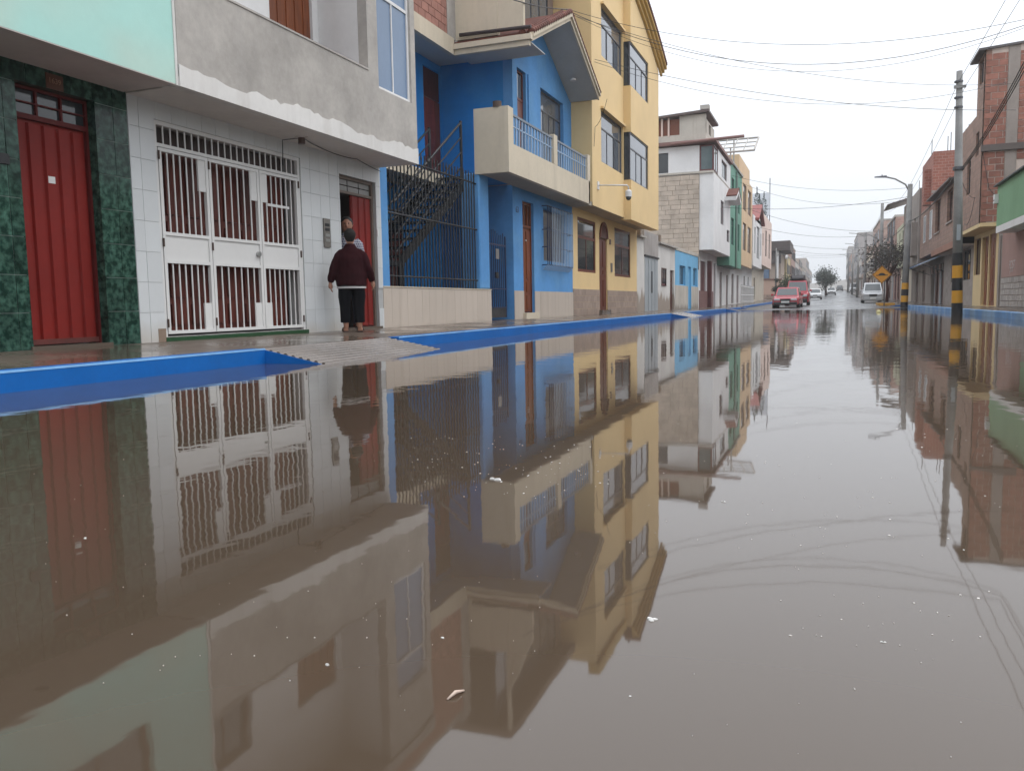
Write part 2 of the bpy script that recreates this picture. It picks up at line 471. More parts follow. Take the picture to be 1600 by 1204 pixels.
def wet(name, col, lo, hi, scale, var=0.3, bump=0.2, bscale=30):
    """wet concrete or asphalt: puddled film, so the gloss changes over the surface"""
    m = mat(name, col, rough=0.5, var=var, vscale=0.7, bump=bump, bscale=bscale)
    nt = m.node_tree; L = nt.links.new; b = nt.nodes['Principled BSDF']
    g = N(nt, 'ShaderNodeNewGeometry'); n = N(nt, 'ShaderNodeTexNoise'); n.inputs['Scale'].default_value = scale; n.inputs['Detail'].default_value = 5
    L(g.outputs['Position'], n.inputs[0])
    mr = N(nt, 'ShaderNodeMapRange'); mr.inputs[1].default_value = 0.38; mr.inputs[2].default_value = 0.62; mr.inputs[3].default_value = lo; mr.inputs[4].default_value = hi
    L(n.outputs['Fac'], mr.inputs[0]); L(mr.outputs[0], b.inputs['Roughness'])
    return m
M_ROAD = wet('wet_asphalt', (0.055, 0.052, 0.050), 0.10, 0.45, 0.5, bump=0.25, bscale=60)
M_PAVE = wet('wet_pavement_concrete', (0.125, 0.095, 0.073), 0.05, 0.40, 0.9, bump=0.06)
M_RAMP = wet('wet_ramp_concrete', (0.155, 0.125, 0.103), 0.10, 0.42, 1.5, bump=0.3)
M_EARTH = mat('dusty_ground', (0.20, 0.17, 0.14), rough=0.95)

def strip(name, prof, ys, m, closed=False):
    """a cross section carried along the street"""
    k = MB(); rows = [prof(y) for y in ys]; n = len(rows[0])
    for y, r in zip(ys, rows): k.v += [(x, y, z) for x, z in r]
    for i in range(len(ys) - 1):
        for j in range(n - (0 if closed else 1)):
            j2 = (j + 1) % n
            k.f.append((i * n + j, i * n + j2, (i + 1) * n + j2, (i + 1) * n + j))
    if closed:
        k.f.append(tuple(range(n))); k.f.append(tuple((len(ys) - 1) * n + j for j in range(n)))
    o = k.build(name, m); o['kind'] = 'structure'
    return o
YS = [-60, -30, 0, 20, 36, 41, 46, 49, 52, 56, 60, 66, 73, 80, 90, 97, 104, 120, 140, 165, 195, 225, 250, 300, 400, 550, 700, 1000]
strip('ground', lambda y: [(-900, gz(y) - .5), (-40, gz(y) - .5), (40, gz(y) - .5), (900, gz(y) - .5)], YS, M_EARTH)
strip('road', lambda y: [(KL - .05, rz(y)), (-0.6, rz(y) + (0.02 if y > 48 else 0)), (KR + .05, rz(y))], YS, M_ROAD)
# side street on the left beyond the pink house
k = MB(); k.add([(-60, 105.5, .40), (-5.4, 105.5, .47), (-5.4, 113.5, .56), (-60, 113.5, .48)], [(0, 1, 2, 3)])
o = k.build('side_road', M_ROAD); o['kind'] = 'structure'
def seg(a, b, step=6.0):
    n = max(1, int((b - a) / step)); return [a + (b - a) * i / n for i in range(n + 1)]
strip('pavement', lambda y: [(KL - .16, .148 + gz(y)), (WL - .3, .212 + gz(y)), (WL - .3, -.3), (KL - .16, -.3)], seg(-40, 105, 5), M_PAVE, True)
strip('pavement', lambda y: [(KL - .16, .148 + gz(y)), (WL - .3, .20 + gz(y)), (WL - .3, -.3), (KL - .16, -.3)], seg(114, 320, 12), M_PAVE, True)
strip('pavement', lambda y: [(KR + .16, .165 + gz(y)), (WR + .3, .205 + gz(y)), (WR + .3, -.3), (KR + .16, -.3)], seg(-40, 320, 10), M_PAVE, True)
M_WORN = mat('worn_kerb_edge', (.10, .27, .50), rough=.5, var=.3, vscale=3)
RAMPS = [(7.08, 9.95), (31.0, 34.6), (48.6, 51.0), (57.2, 59.6)]
prev = -40
for a, b in RAMPS + [(105, 105)]:
    jit = [y for y in seg(prev, a, 3.0)]
    strip('kerb', lambda y: [(KL, -.3), (KL, .142 + gz(y)), (KL - .012, .155 + gz(y)), (KL - .17, .159 + gz(y)), (KL - .17, -.3)], jit, M_KERB, True)
    strip('kerb_edge', lambda y: [(KL - .004, .1425 + gz(y)), (KL + .003, .1435 + gz(y)), (KL - .006, .1595 + gz(y)), (KL - .03, .1605 + gz(y))], jit, M_WORN)
    prev = b
    if a == b: continue
    # the ramp: a wedge of ribbed concrete out into the gutter, its cheeks painted with the kerb
    k = MB(); zt = .15 + gz(a)
    k.prism([(KL - .17, a, zt), (KL + .83, a, -.045), (KL + .83, a, -.3), (KL - .17, a, -.3)], (0, b - a, 0))
    rp = k.build('driveway_ramp', M_RAMP); rp['kind'] = 'structure'
    ch = MB(); ch.prism([(KL + .001, a - .012, .142 + gz(a)), (KL + .84, a - .012, -.03), (KL + .84, a - .012, -.3), (KL + .001, a - .012, -.3)], (0, .011, 0))
    ch.build('cheek', M_KERB, rp)
    if a < 40:
        n = 9
        for i in range(n):
            t = (i + .6) / (n + 1.2); x = KL - .15 + t * 0.95; z = zt - (x - KL + .17) * .195
            kk = MB(); w = .034
            kk.prism([(x - w, a + .09, z - .01), (x + w, a + .09, z - .01), (x + w * .35, a + .09, z + .018), (x - w * .45, a + .09, z + .022)], (0, b - a - .18, 0))
            kk.build('ridge', M_RAMP, rp)
strip('kerb', lambda y: [(KL, -.3), (KL, .15 + gz(y)), (KL - .17, .155 + gz(y)), (KL - .17, -.3)], seg(114, 320, 15), mat('bare_kerb_concrete', (0.30, 0.28, 0.26), rough=0.7), True)
strip('kerb', lambda y: [(KR, -.3), (KR, .16 + gz(y)), (KR + .012, .172 + gz(y)), (KR + .17, .175 + gz(y)), (KR + .17, -.3)], seg(-40, 58.5, 4), M_KERBR, True)
strip('kerb', lambda y: [(KR, -.3), (KR, .16 + gz(y)), (KR + .17, .17 + gz(y)), (KR + .17, -.3)], seg(62, 320, 12), MATS['bare_kerb_concrete'], True)
k = MB(); k.prism([(KR + .17, 58.6, .16), (KR - .75, 58.6, .06), (KR - .75, 58.6, -.1), (KR + .17, 58.6, -.1)], (0, 3.3, 0))
rp = k.build('driveway_ramp', M_RAMP); rp['kind'] = 'structure'
k = MB(); k.prism([(KR + .16, 58.585, .165), (KR - .74, 58.585, .07), (KR - .74, 58.585, -.1), (KR + .16, 58.585, -.1)], (0, .012, 0)); k.build('cheek', M_KERB, rp)

# the flood water: brown silt hides the road, the surface carries faint ripples that grow up the street
m = bpy.data.materials.new('muddy_flood_water'); m.use_nodes = True; MATS['water'] = m
nt = m.node_tree; L = nt.links.new; b = nt.nodes['Principled BSDF']
b.inputs['Roughness'].default_value = 0.03
b.inputs['IOR'].default_value = 1.5
g = N(nt, 'ShaderNodeNewGeometry')
def nz(scale, detail, sc):
    mp = N(nt, 'ShaderNodeMapping'); mp.inputs['Scale'].default_value = sc; L(g.outputs['Position'], mp.inputs[0])
    n = N(nt, 'ShaderNodeTexNoise'); n.inputs['Scale'].default_value = scale; n.inputs['Detail'].default_value = detail; L(mp.outputs[0], n.inputs[0]); return n.outputs['Fac']
silt = N(nt, 'ShaderNodeMixRGB'); silt.inputs[1].default_value = (0.073, 0.051, 0.034, 1); silt.inputs[2].default_value = (0.063, 0.045, 0.031, 1)
L(nz(0.5, 4, (1, .5, 1)), silt.inputs[0]); L(silt.outputs[0], b.inputs['Base Color'])
big, small, fine = nz(0.55, 2, (1, .8, 1)), nz(3.2, 3, (1, .7, 1)), nz(9.0, 2, (1, .6, 1))
sx = N(nt, 'ShaderNodeSeparateXYZ'); L(g.outputs['Position'], sx.inputs[0])
amp = N(nt, 'ShaderNodeMapRange'); amp.inputs[1].default_value = 3; amp.inputs[2].default_value = 30; amp.inputs[3].default_value = 0.0010; amp.inputs[4].default_value = 0.0052
L(sx.outputs[1], amp.inputs[0])
patch = N(nt, 'ShaderNodeMapRange'); patch.inputs[1].default_value = .42; patch.inputs[2].default_value = .6; patch.inputs[3].default_value = .35; patch.inputs[4].default_value = 1.25
L(nz(0.22, 3, (1.2, .6, 1)), patch.inputs[0])
h1 = N(nt, 'ShaderNodeMath', operation='MULTIPLY_ADD'); L(fine, h1.inputs[0]); h1.inputs[1].default_value = .34; L(small, h1.inputs[2])
h2 = N(nt, 'ShaderNodeMath', operation='MULTIPLY'); L(h1.outputs[0], h2.inputs[0]); L(patch.outputs[0], h2.inputs[1])
h3 = N(nt, 'ShaderNodeMath', operation='MULTIPLY_ADD'); L(big, h3.inputs[0]); h3.inputs[1].default_value = .9; L(h2.outputs[0], h3.inputs[2])
h4 = N(nt, 'ShaderNodeMath', operation='MULTIPLY'); L(h3.outputs[0], h4.inputs[0]); L(amp.outputs[0], h4.inputs[1])
bp = N(nt, 'ShaderNodeBump'); bp.inputs['Strength'].default_value = 1.0; bp.inputs['Distance'].default_value = 1.0
L(h4.outputs[0], bp.inputs['Height']); L(bp.outputs[0], b.inputs['Normal'])
k = MB()
xs = [KL + .0005, 0, KR - .0005]; ys = [-40, -10, 10, 30, 45, 57]
for y in ys: k.v += [(x, y, 0) for x in xs]
for i in range(len(ys) - 1):
    for j in range(2): k.f.append((i * 3 + j, i * 3 + j + 1, (i + 1) * 3 + j + 1, (i + 1) * 3 + j))
o = k.build('flood_water', m); o['kind'] = 'structure'

# far hill closing the street
k = MB(); pts = []
for i in range(41):
    x = -700 + 35 * i; pts.append((x, 13 + 4.5 * math.sin(x * .011 + 1) + 2.5 * math.sin(x * .037)))
for x, z in pts: k.v += [(x, 760, 2), (x, 790, z), (x, 900, z * .8), (x, 960, 2)]
for i in range(40):
    for j in range(3): k.f.append((i * 4 + j, i * 4 + j + 1, i * 4 + 5 + j, i * 4 + 4 + j))
o = k.build('hill', mat('far_hill', (0.16, 0.14, 0.12), rough=1.0, var=0.3, vscale=0.02)); o['kind'] = 'structure'

# ================================================================== left side
PL = Plane('x', WL, 1)                       # ground-floor fronts
XO = -6.65
PO = Plane('x', XO, 1)                       # upper floors, which jut out over the pavement

# ---------------------------------------------------------------- mint house
mint = thing('mint_house', (WL, 2.0, .2), 'mint green house with green marble tiles round its red steel door', 'house')
Y1 = 7.28
rdoor = (5.90, 6.85, .235, 2.83)
k = MB(); k.wall(PL, -6, Y1, -.1, 3.004, .35, [rdoor]); k.build('wall', M_GROUT, mint)
tiles(mint, PL, 3.2, Y1, .2, 3.02, .262, .372, M_MARBLE, [rdoor], w0=.001, w1=.010, gap=.008, shift=.05)
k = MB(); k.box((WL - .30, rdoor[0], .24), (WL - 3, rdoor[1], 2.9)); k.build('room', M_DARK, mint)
k = MB(); k.fb(PL, 6.840, 6.8515, .235, 2.83, -.30, .0105); k.build('jamb', M_MARBLE, mint)
k = MB(); k.fb(PL, 5.8985, 5.910, .235, 2.83, -.30, .0105); k.build('jamb', M_MARBLE, mint)
k = MB(); k.fb(PL, 5.910, 6.840, 2.82, 2.8315, -.30, .0105); k.build('jamb', M_MARBLE, mint)
# frame, fanlight, ribbed leaf
k = MB()
for r in ((5.911, 5.94, .235, 2.819), (6.81, 6.839, .235, 2.819), (5.94, 6.81, 2.79, 2.819), (5.94, 6.81, 2.50, 2.55)): k.fb(PL, *r, -.16, -.10)
for u in (6.23, 6.52): k.fb(PL, u - .012, u + .012, 2.55, 2.79, -.155, -.105)
k.fb(PL, 5.94, 6.81, 2.655, 2.67, -.152, -.108)
fr = k.build('door_frame', M_DARKRED, mint)
for i, (a, b_) in enumerate(((5.94, 6.218), (6.242, 6.508), (6.532, 6.81))):
    for (c, d) in ((2.55, 2.655), (2.67, 2.79)): pf('pane', fr, M_GLASS, PL, a, b_, c, d, -.14, -.132)
k = MB(); k.fb(PL, 5.94, 6.81, .25, 2.50, -.17, -.145); leaf = k.build('door', M_REDSTEEL, mint)
n = 5
for i in range(n):
    w = .87 / n; a = 5.94 + i * w
    kk = MB(); kk.prism([PL.p(a + .006, .27, -.145), PL.p(a + w * .80, .27, -.145), PL.p(a + w * .74, .27, -.118), PL.p(a + .02, .27, -.118)], (0, 0, 2.20)); kk.build('rib', M_REDSTEEL, leaf)
k = MB(); k.fb(PL, 5.94, 6.81, .245, .30, -.118, -.108); k.build('kick_plate', mat('rusty_red_steel', (0.11, .02, .014), rough=.6, var=.4, vscale=6), leaf)
k = MB(); u, v = onX(94, 280, WL); k.fb(PL, u - .04, u + .04, v - .035, v + .035, -.1175, -.115); k.build('paper_sticker', mat('paper', (.7, .7, .68)), leaf)
k = MB(); k.fb(PL, 5.88, 6.87, .19, .236, -.2, .03); k.build('doorstep', M_PAVE, mint)
u, v = onX(83, 129, WL)
k = MB(); k.fb(PL, u - .10, u + .10, v - .075, v + .075, .0135, .022); plq = k.build('number_plaque', mat('plaque_wood', (.09, .028, .012), rough=.5), mint)
lettering('digits', '1639', PL, u, v + .005, .075, mat('plaque_digits', (.30, .17, .11)), plq, w=.0235)
k = MB(); u, v = onX(4, 248, WL); k.fb(PL, u - .06, u + .05, v - .05, v + .05, .0135, .03); k.build('doorbell', M_BLACK, mint)
# slab and upper floor
mwin = (4.55, 6.38, 3.78, 5.25)
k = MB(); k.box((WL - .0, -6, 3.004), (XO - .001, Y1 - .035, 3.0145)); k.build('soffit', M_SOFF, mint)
k = MB(); k.wall(PO, -6, Y1 - .03, 3.015, 7.05, .2, [mwin, (1.2, 2.9, 3.78, 5.25)]); k.box((WL - 6, -6, 3.1), (XO - .2, Y1 - .04, 3.3)); k.box((WL - 6, -6, 6.85), (XO - .2, Y1 - .04, 7.05)); k.build('upper_wall', M_MINT, mint)
k = MB(); k.fb(PO, Y1 - .03, Y1 + .004, 3.0, 7.1, -.2, .012); k.build('edge_strip', M_FRESHW, mint)
window(mint, PO, mwin, M_WOODD, M_GLASS, 3, .25); window(mint, PO, (1.2, 2.9, 3.78, 5.25), M_WOODD, M_GLASS, 3, .25)
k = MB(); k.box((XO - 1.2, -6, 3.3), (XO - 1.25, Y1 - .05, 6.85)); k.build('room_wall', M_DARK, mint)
u, v = onX(48, 79, -6.95)
k = MB(); k.tube([(-6.93, 5.35, 2.998), (-6.93, 5.35, 3.003)], .065, 20); k.build('ceiling_light', mat('dark_bronze', (.035, .022, .018), rough=.4), mint, smooth=False)

# ---------------------------------------------------------------- white tiled house with the grey storey
white = thing('white_house', (WL, 10, .2), 'white tiled house with grey cement storey and white barred gate', 'house')
Y2 = 12.86
gate_h = (7.67, 10.52, .255, 2.80)
d2 = (11.56, 12.70, .235, 2.72)
k = MB(); k.wall(PL, Y1, Y2, -.1, 3.02, .3, [gate_h, d2]); k.build('wall', M_WGROUT, white)
def nicked(a, b, c, d):                       # tiles that have come off near the ground
    return (c < .56 and a > 12.69) and not (c < .3) or (c > .55 and d < 1.0 and a > 12.69)
tiles(white, PL, Y1 + .006, Y2, .2, 3.02, .255, .352, M_WTILE, [gate_h, d2], w0=.001, w1=.011, gap=.004, shift=.1, skip=nicked)
k = MB(); k.fb(PL, 7.55, 7.67, .20, .36, .0118, .016); k.build('plaster_patch', mat('bare_mortar', (.26, .19, .14), rough=1, var=.3), white)
# inner timber doors behind the gate
for i in range(4):
    a = 7.70 + i * .70
    panel_door(white, PL, (a, a + .69, .28, 2.60), mat('gate_timber', (.155, .038, .026), rough=.45, spec=.3, var=.25, grain=2.5), back=-.30, rows=((.05, .16), (.20, .42), (.47, .60), (.64, .95)), cols=2, name='timber_door', raise_=.03)
k = MB(); k.fb(PL, 7.4, 10.8, .2, 2.95, -.60, -.50); k.fb(PL, 7.4, 7.665, .2, 2.95, -.5, -.3); k.fb(PL, 10.56, 10.8, .2, 2.95, -.5, -.3); k.fb(PL, 7.665, 10.56, 2.62, 2.95, -.47, -.301); k.build('gate_recess', mat('recess_plaster', (.10, .075, .07), rough=.9), white)
k = MB(); k.fb(PL, 7.665, 10.56, .18, .252, -.5, .02); k.build('green_threshold', mat('green_threshold_paint', (.012, .06, .02), rough=.4), white)
# the barred gate: frame, three leaves, fanlight of short bars
g0, g1, gb, gt = gate_h
gate_root = white
k = MB()
for r in ((g0, g0 + .05, gb, gt), (g1 - .05, g1, gb, gt), (g0 + .05, g1 - .05, gt - .05, gt), (g0 + .05, g1 - .05, 2.50, 2.54)): k.fb(PL, *r, -.06, -.01)
gate = k.build('gate', M_WSTEEL, white)
for i in range(22):
    u = g0 + .05 + (g1 - g0 - .1) * (i + 1) / 23
    pf('bar', gate, M_WSTEEL, PL, u - .008, u + .008, 2.54, gt - .05, -.036, -.024)
lv = [onX(333, 400, WL)[0], onX(411, 400, WL)[0]]
edges = [g0 + .055, lv[0], lv[1], g1 - .055]
for i in range(3):
    a, b_ = edges[i] + .006, edges[i + 1] - .006
    k = MB()
    for r in ((a, a + .045, .29, 2.49), (b_ - .045, b_, .29, 2.49), (a + .045, b_ - .045, 2.45, 2.49), (a + .045, b_ - .045, .29, .33), (a + .045, b_ - .045, 1.14, 1.18), (a + .045, b_ - .045, 1.47, 1.51)): k.fb(PL, *r, -.05, -.004)
    lf = k.build('gate_leaf', M_WSTEEL, white)
    pf('mid_panel', lf, M_WSTEEL, PL, a + .045, b_ - .045, 1.18, 1.47, -.035, -.022)
    nb = 6
    for j in range(nb):
        u = a + .045 + (b_ - a - .09) * (j + 1) / (nb + 1)
        pf('bar', lf, M_WSTEEL, PL, u - .008, u + .008, .33, 1.14, -.032, -.020)
        pf('bar', lf, M_WSTEEL, PL, u - .008, u + .008, 1.51, 2.45, -.032, -.020)
    plw = .125
    for side in ((1,) if i == 0 else (1,) if i == 1 else (-1,)):
        pa, pb = (b_ - .045 - plw, b_ - .045) if side > 0 else (a + .045, a + .045 + plw)
        pf('lock_plate', lf, M_WSTEEL, PL, pa, pb, .33, .66, -.038, -.015)
        pf('lock_plate', lf, M_WSTEEL, PL, pa, pb, 2.06, 2.45, -.038, -.015)
    for v in (.42, 1.38, 2.40):
        hu = a - .004 if i < 2 else b_ + .004
        q = MB(); q.tube([PL.p(hu, v - .05, .004), PL.p(hu, v + .05, .004)], .012, 8); q.build('hinge', mat('rusty_hinge', (.06, .03, .02), rough=.7), lf)
    if i == 1:
        u, v = onX(405, 388, WL); q = MB(); q.tube([PL.p(b_ - .08, 1.33, -.022), PL.p(b_ - .08, 1.33, .02)], .035, 14); q.build('lock', MATS['steel'], lf, smooth=False)
    if i == 2:
        pf('rail', lf, M_WSTEEL, PL, a + .17, b_ - .22, 2.02, 2.055, -.042, -.014)
# street door, ajar, with a fanlight
k = MB(); k.fb(PL, d2[0] - .05, d2[1] + .05, .2, 2.9, -3.0, -2.95); k.fb(PL, d2[0] - .1, d2[0] - .02, .2, 2.9, -2.95, -.3); k.fb(PL, d2[1] + .06, d2[1] + .1, .2, 2.9, -2.95, -.3); k.fb(PL, d2[0] - .02, d2[1] + .06, 2.78, 2.9, -2.95, -.3); k.build('hallway', mat('hallway_plaster', (.13, .10, .09), rough=.9), white)
k = MB()
for r in ((d2[0], d2[0] + .04, .235, 2.72), (d2[1] - .05, d2[1], .235, 2.72), (d2[0] + .04, d2[1] - .05, 2.67, 2.72), (d2[0] + .04, d2[1] - .05, 2.44, 2.48)): k.fb(PL, *r, -.13, -.05)
fr = k.build('door_frame', mat('brown_door_frame', (.16, .12, .095), rough=.6), white)
for i in range(3):
    w = (d2[1] - .05 - d2[0] - .04) / 3; a = d2[0] + .04 + i * w
    pf('pane', fr, mat('frosted_pane', (.30, .30, .29), rough=.25), PL, a + .012, a + w - .012, 2.48, 2.57, -.10, -.09)
    pf('pane', fr, MATS['frosted_pane'], PL, a + .012, a + w - .012, 2.585, 2.67, -.10, -.09)
la, lb = d2[0] + .47, d2[1] - .052                # closed leaf, right; the left leaf stands open
k = MB(); k.fb(PL, la, lb, .25, 2.44, -.11, -.085); lf = k.build('door', M_REDSTEEL, white)
for i in range(3):
    w = (lb - la) / 3; a = la + i * w
    kk = MB(); kk.prism([PL.p(a + .008, .27, -.085), PL.p(a + w * .82, .27, -.085), PL.p(a + w * .74, .27, -.063), PL.p(a + .02, .27, -.063)], (0, 0, 2.15)); kk.build('rib', M_REDSTEEL, lf)
k = MB(); k.prism([PL.p(d2[0] + .002, .25, -.31), PL.p(d2[0] + .030, .25, -.31), PL.p(d2[0] + .022, .25, -.66), PL.p(d2[0] - .006, .25, -.66)], (0, 0, 2.17)); k.build('open_door', M_REDSTEEL, white)
k = MB(); k.fb(PL, d2[0] - .02, d2[1] + .02, .19, .24, -.3, .06); k.build('doorstep', M_PAVE, white)
# intercom and bell push
r = rX(503, 341, 514.5, 387, WL)
k = MB(); k.fb(PL, *r, .012, .035); ic = k.build('intercom', mat('brushed_plate', (.23, .21, .19), rough=.4, metal=.5), white)
for j, t in enumerate((.78, .62, .42, .24)):
    v = r[2] + (r[3] - r[2]) * t; pf('button', ic, M_BLACK if j < 2 else MATS['steel'], PL, r[0] + .03, r[1] - .03, v - .022, v + .022, .035, .041)
u, v = onX(599, 366, WL)
k = MB(); k.fb(PL, 12.70, 12.73, v - .06, v + .06, .0125, .025); k.build('bell_push', M_WHITE, white)
# jutting slab and storey
k = MB(); k.box((WL, Y1 + .006, 3.0), (XO - .002, Y2, 3.08)); k.build('soffit', M_SOFFW, white)
k = MB()
top = []
nseg = 60
for i in range(nseg + 1):                     # ragged lower edge of the cement render
    y = Y1 + .006 + (Y2 - Y1 - .006) * i / nseg
    top.append((y, 3.215 + .03 * math.sin(y * 2.1) + .022 * math.sin(y * 7.3 + 1) + random.uniform(-.024, .024)))
XO2 = XO + .032
poly = [(XO2, top[0][0], 2.995)] + [(XO2, y, z) for y, z in top] + [(XO2, top[-1][0], 2.995)]
k.prism(poly, (-.15, 0, 0)); k.build('white_band', M_FRESHW, white)
bw = rX(585, 0, 641, 130, XO); bw = (bw[0] + .02, 12.70, 3.98, 6.0)
par = 4.17; room0 = 11.30
k = MB(); k.wall(PO, Y1 + .006, room0, 3.10, par, .14); k.fb(PO, Y1 + .006, room0, par, par + .025, -.16, .012)
o = k.build('parapet', M_CEMENT, white)
for vv in o.data.vertices:
    vv.co.x += 0.018
k = MB(); k.wall(PO, room0, Y2, 3.10, 7.05, .16, [bw]); o = k.build('upper_wall', M_CEMENT, white)
for vv in o.data.vertices:
    vv.co.x += 0.018
k = MB(); k.box((XO - .14, room0, 3.3), (WL - .1, room0 + .12, 6.85)); k.build('side_wall', M_WHITE, white)
k = MB(); k.box((WL - 5, Y1 + .01, 3.08), (XO - .15, Y2, 3.2)); k.build('floor_slab', M_CEMENT, white)
k = MB(); k.box((WL - 5, Y1 + .01, 6.9), (XO + .05, Y2 + .02, 7.12)); k.build('roof_slab', M_CEMENT, white)
wd = (onX(421, 20, WL - .1)[0], onX(488, 30, WL - .1)[0], 3.3, 5.6)
PB = Plane('x', WL - .1, 1)
k = MB(); k.wall(PB, Y1 + .01, room0, 3.2, 6.9, .2, [wd, (8.0, 9.0, 4.4, 5.6)]); k.build('balcony_wall', M_WHITE, white)
panel_door(white, PB, wd, M_WOOD, back=-.05, rows=((.04, .96),), cols=5, name='balcony_door')
window(white, PB, (8.0, 9.0, 4.4, 5.6), M_WOODD, M_GLASS, 2)
window(white, PO, bw, M_WHITE, M_GLASSB, 2, .25, fw=.05, back=-.02, label='blue film window of the grey storey')
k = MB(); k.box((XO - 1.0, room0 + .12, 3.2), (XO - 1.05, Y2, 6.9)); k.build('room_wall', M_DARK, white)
# lamp holder and loose cable under the slab
lx, ly = -7.05, onX(471, 213, -7.05)[0]
lamp = thing('lamp_holder', (lx, ly, 3.0), 'brown lamp holder hanging under the white slab above the barred gate', 'lamp')
k = MB(); k.tube([(lx, ly, 3.0), (lx, ly, 2.985)], .09, 16); k.build('rose', M_SOFFW, lamp)
k = MB(); k.tube([(lx, ly, 2.985), (lx, ly, 2.90)], .05, 14); k.build('socket', mat('brown_bakelite', (.07, .032, .02), rough=.4), lamp)
def cable(name, pts, r, label, m=M_BLACK, group=None, sag=0.0, n=28, cat='cable'):
    """sagging line through the given anchor points"""
    q = []
    for i in range(len(pts) - 1):
        a, b_ = Vector(pts[i]), Vector(pts[i + 1])
        s = sag[i] if isinstance(sag, (list, tuple)) else sag
        for j in range(n + (1 if i == len(pts) - 2 else 0)):
            t = j / n; p = a.lerp(b_, t); p.z -= s * 4 * t * (1 - t); q.append(p)
    kk = MB(); kk.tube(q, r, 5)
    return tag(kk.build(name, m), label, cat, group)
p0 = (lx + .02, ly + .03, 2.985)
cable('lamp_cable', [p0, (-7.2, ly + .6, 2.985), (-7.25, 11.9, 2.985), (-7.36, 12.84, 2.93)], .007, 'thin dark cable tacked under the white slab from lamp to blue post', sag=[.01, .03, .01], n=8)
cable('lamp_wire', [(lx - .03, ly, 2.985), (-7.36, ly - .02, 2.98), (-7.372, ly - .02, 2.62)], .006, 'short dark wire dropping from the lamp holder to the gate', n=6)

# ---------------------------------------------------------------- blue house
XB = -6.67
PBk = Plane('x', XB, 1)
blue = thing('blue_house', (WL, 19, .2), 'bright blue house with cream balcony, gabled roof and fenced stair court', 'house')
Yb0, Yb1, Yblk = Y2 + .012, 24.5, 19.40
ZS = 3.54
# stair court: low tiled wall, post, column, back and side walls
k = MB(); k.fb(PL, Yb0, 17.90, -.1, .92, -.16, -.012); k.build('court_wall', M_WGROUT, blue)
tiles(blue, PL, Yb0, 17.90, .2, .925, .30, .73, M_BEIGE, w0=-.012, w1=0.0, gap=.004, name='wall_tile')
k = MB(); k.fb(PL, Yb0, 17.905, .926, .945, -.17, .012); k.build('coping', M_CREAM, blue)
k = MB(); k.fb(PL, Yb0, 13.13, .946, 3.42, -.25, -.005); k.build('corner_post', M_BLUEL, blue)
k = MB(); k.fb(PL, 17.32, 17.88, .946, 3.55, -.50, -.01); k.build('column', M_BLUEL, blue, bevel=.03)
XC = -9.35
PC = Plane('x', XC, 1)
cdoor = (15.9, 17.3, .3, 2.55); cdoor2 = (13.3, 14.5, 1.5, 3.0)
udoor = (onX(661, 120, XC)[0], 19.5, 3.62, 6.45)
k = MB(); k.wall(PC, Yb0, 19.75, -.1, 6.64, .25, [cdoor, cdoor2, udoor]); k.box((XC, Yb0, .0), (-8.9, Yb0 + .10, 6.6)); k.build('court_back_wall', M_BLUE, blue)
k = MB(); k.box((XC, Yb0, .0), (WL - .2, Yblk, .19)); k.build('court_floor', M_PAVE, blue)
panel_door(blue, PC, cdoor, M_WOODR, back=-.05, rows=((.05, .3), (.36, .64), (.7, .94)), cols=4, handle=1, name='court_door')
panel_door(blue, PC, cdoor2, M_WOODR, back=-.05, cols=3, name='landing_door')
k = MB(); k.fb(PC, udoor[0], udoor[1], 5.75, 6.45, -.12, -.06); k.build('fanlight', M_WOODD, blue)
panel_door(blue, PC, (udoor[0], udoor[1] - .28, 3.62, 5.72), mat('red_brown_door', (.20, .034, .016), rough=.45, grain=2), back=-.05, rows=((.03, .2), (.24, .4), (.44, .6), (.64, .8), (.83, .97)), cols=1, name='upper_door')
k = MB(); k.fb(PC, udoor[1] - .27, udoor[1], 3.62, 5.72, -.1, -.05); k.build('side_light', M_WOODR, blue)
# upper landing in the court: cream slab, parapet post, white rail
k = MB(); k.box((XC, Yb0 + .1, 3.38), (-8.45, 17.72, 3.60)); k.build('landing', M_CREAM, blue)
k = MB(); k.box((XC, 17.74, 3.56), (WL - .1, Yblk, 3.61)); k.build('passage_ceiling', M_BLUE, blue)
k = MB(); k.box((-8.60, 15.15, 3.60), (-8.45, 16.05, 4.62)); k.build('landing_parapet', M_CREAM, blue, bevel=.05, seg=3)
k = MB(); k.box((-8.60, Yb0 + .1, 3.60), (-8.45, 15.15, 3.86)); k.build('landing_upstand', M_CREAM, blue)
for z in (4.50, 4.28): bar('rail', blue, M_RAILB, (-8.52, Yb0 + .2, z), (-8.52, 15.15, z), .022)
for i in range(12): bar('baluster', blue, M_RAILB, (-8.52, 13.1 + i * .175, 3.86), (-8.52, 13.1 + i * .175, 4.28), .013)
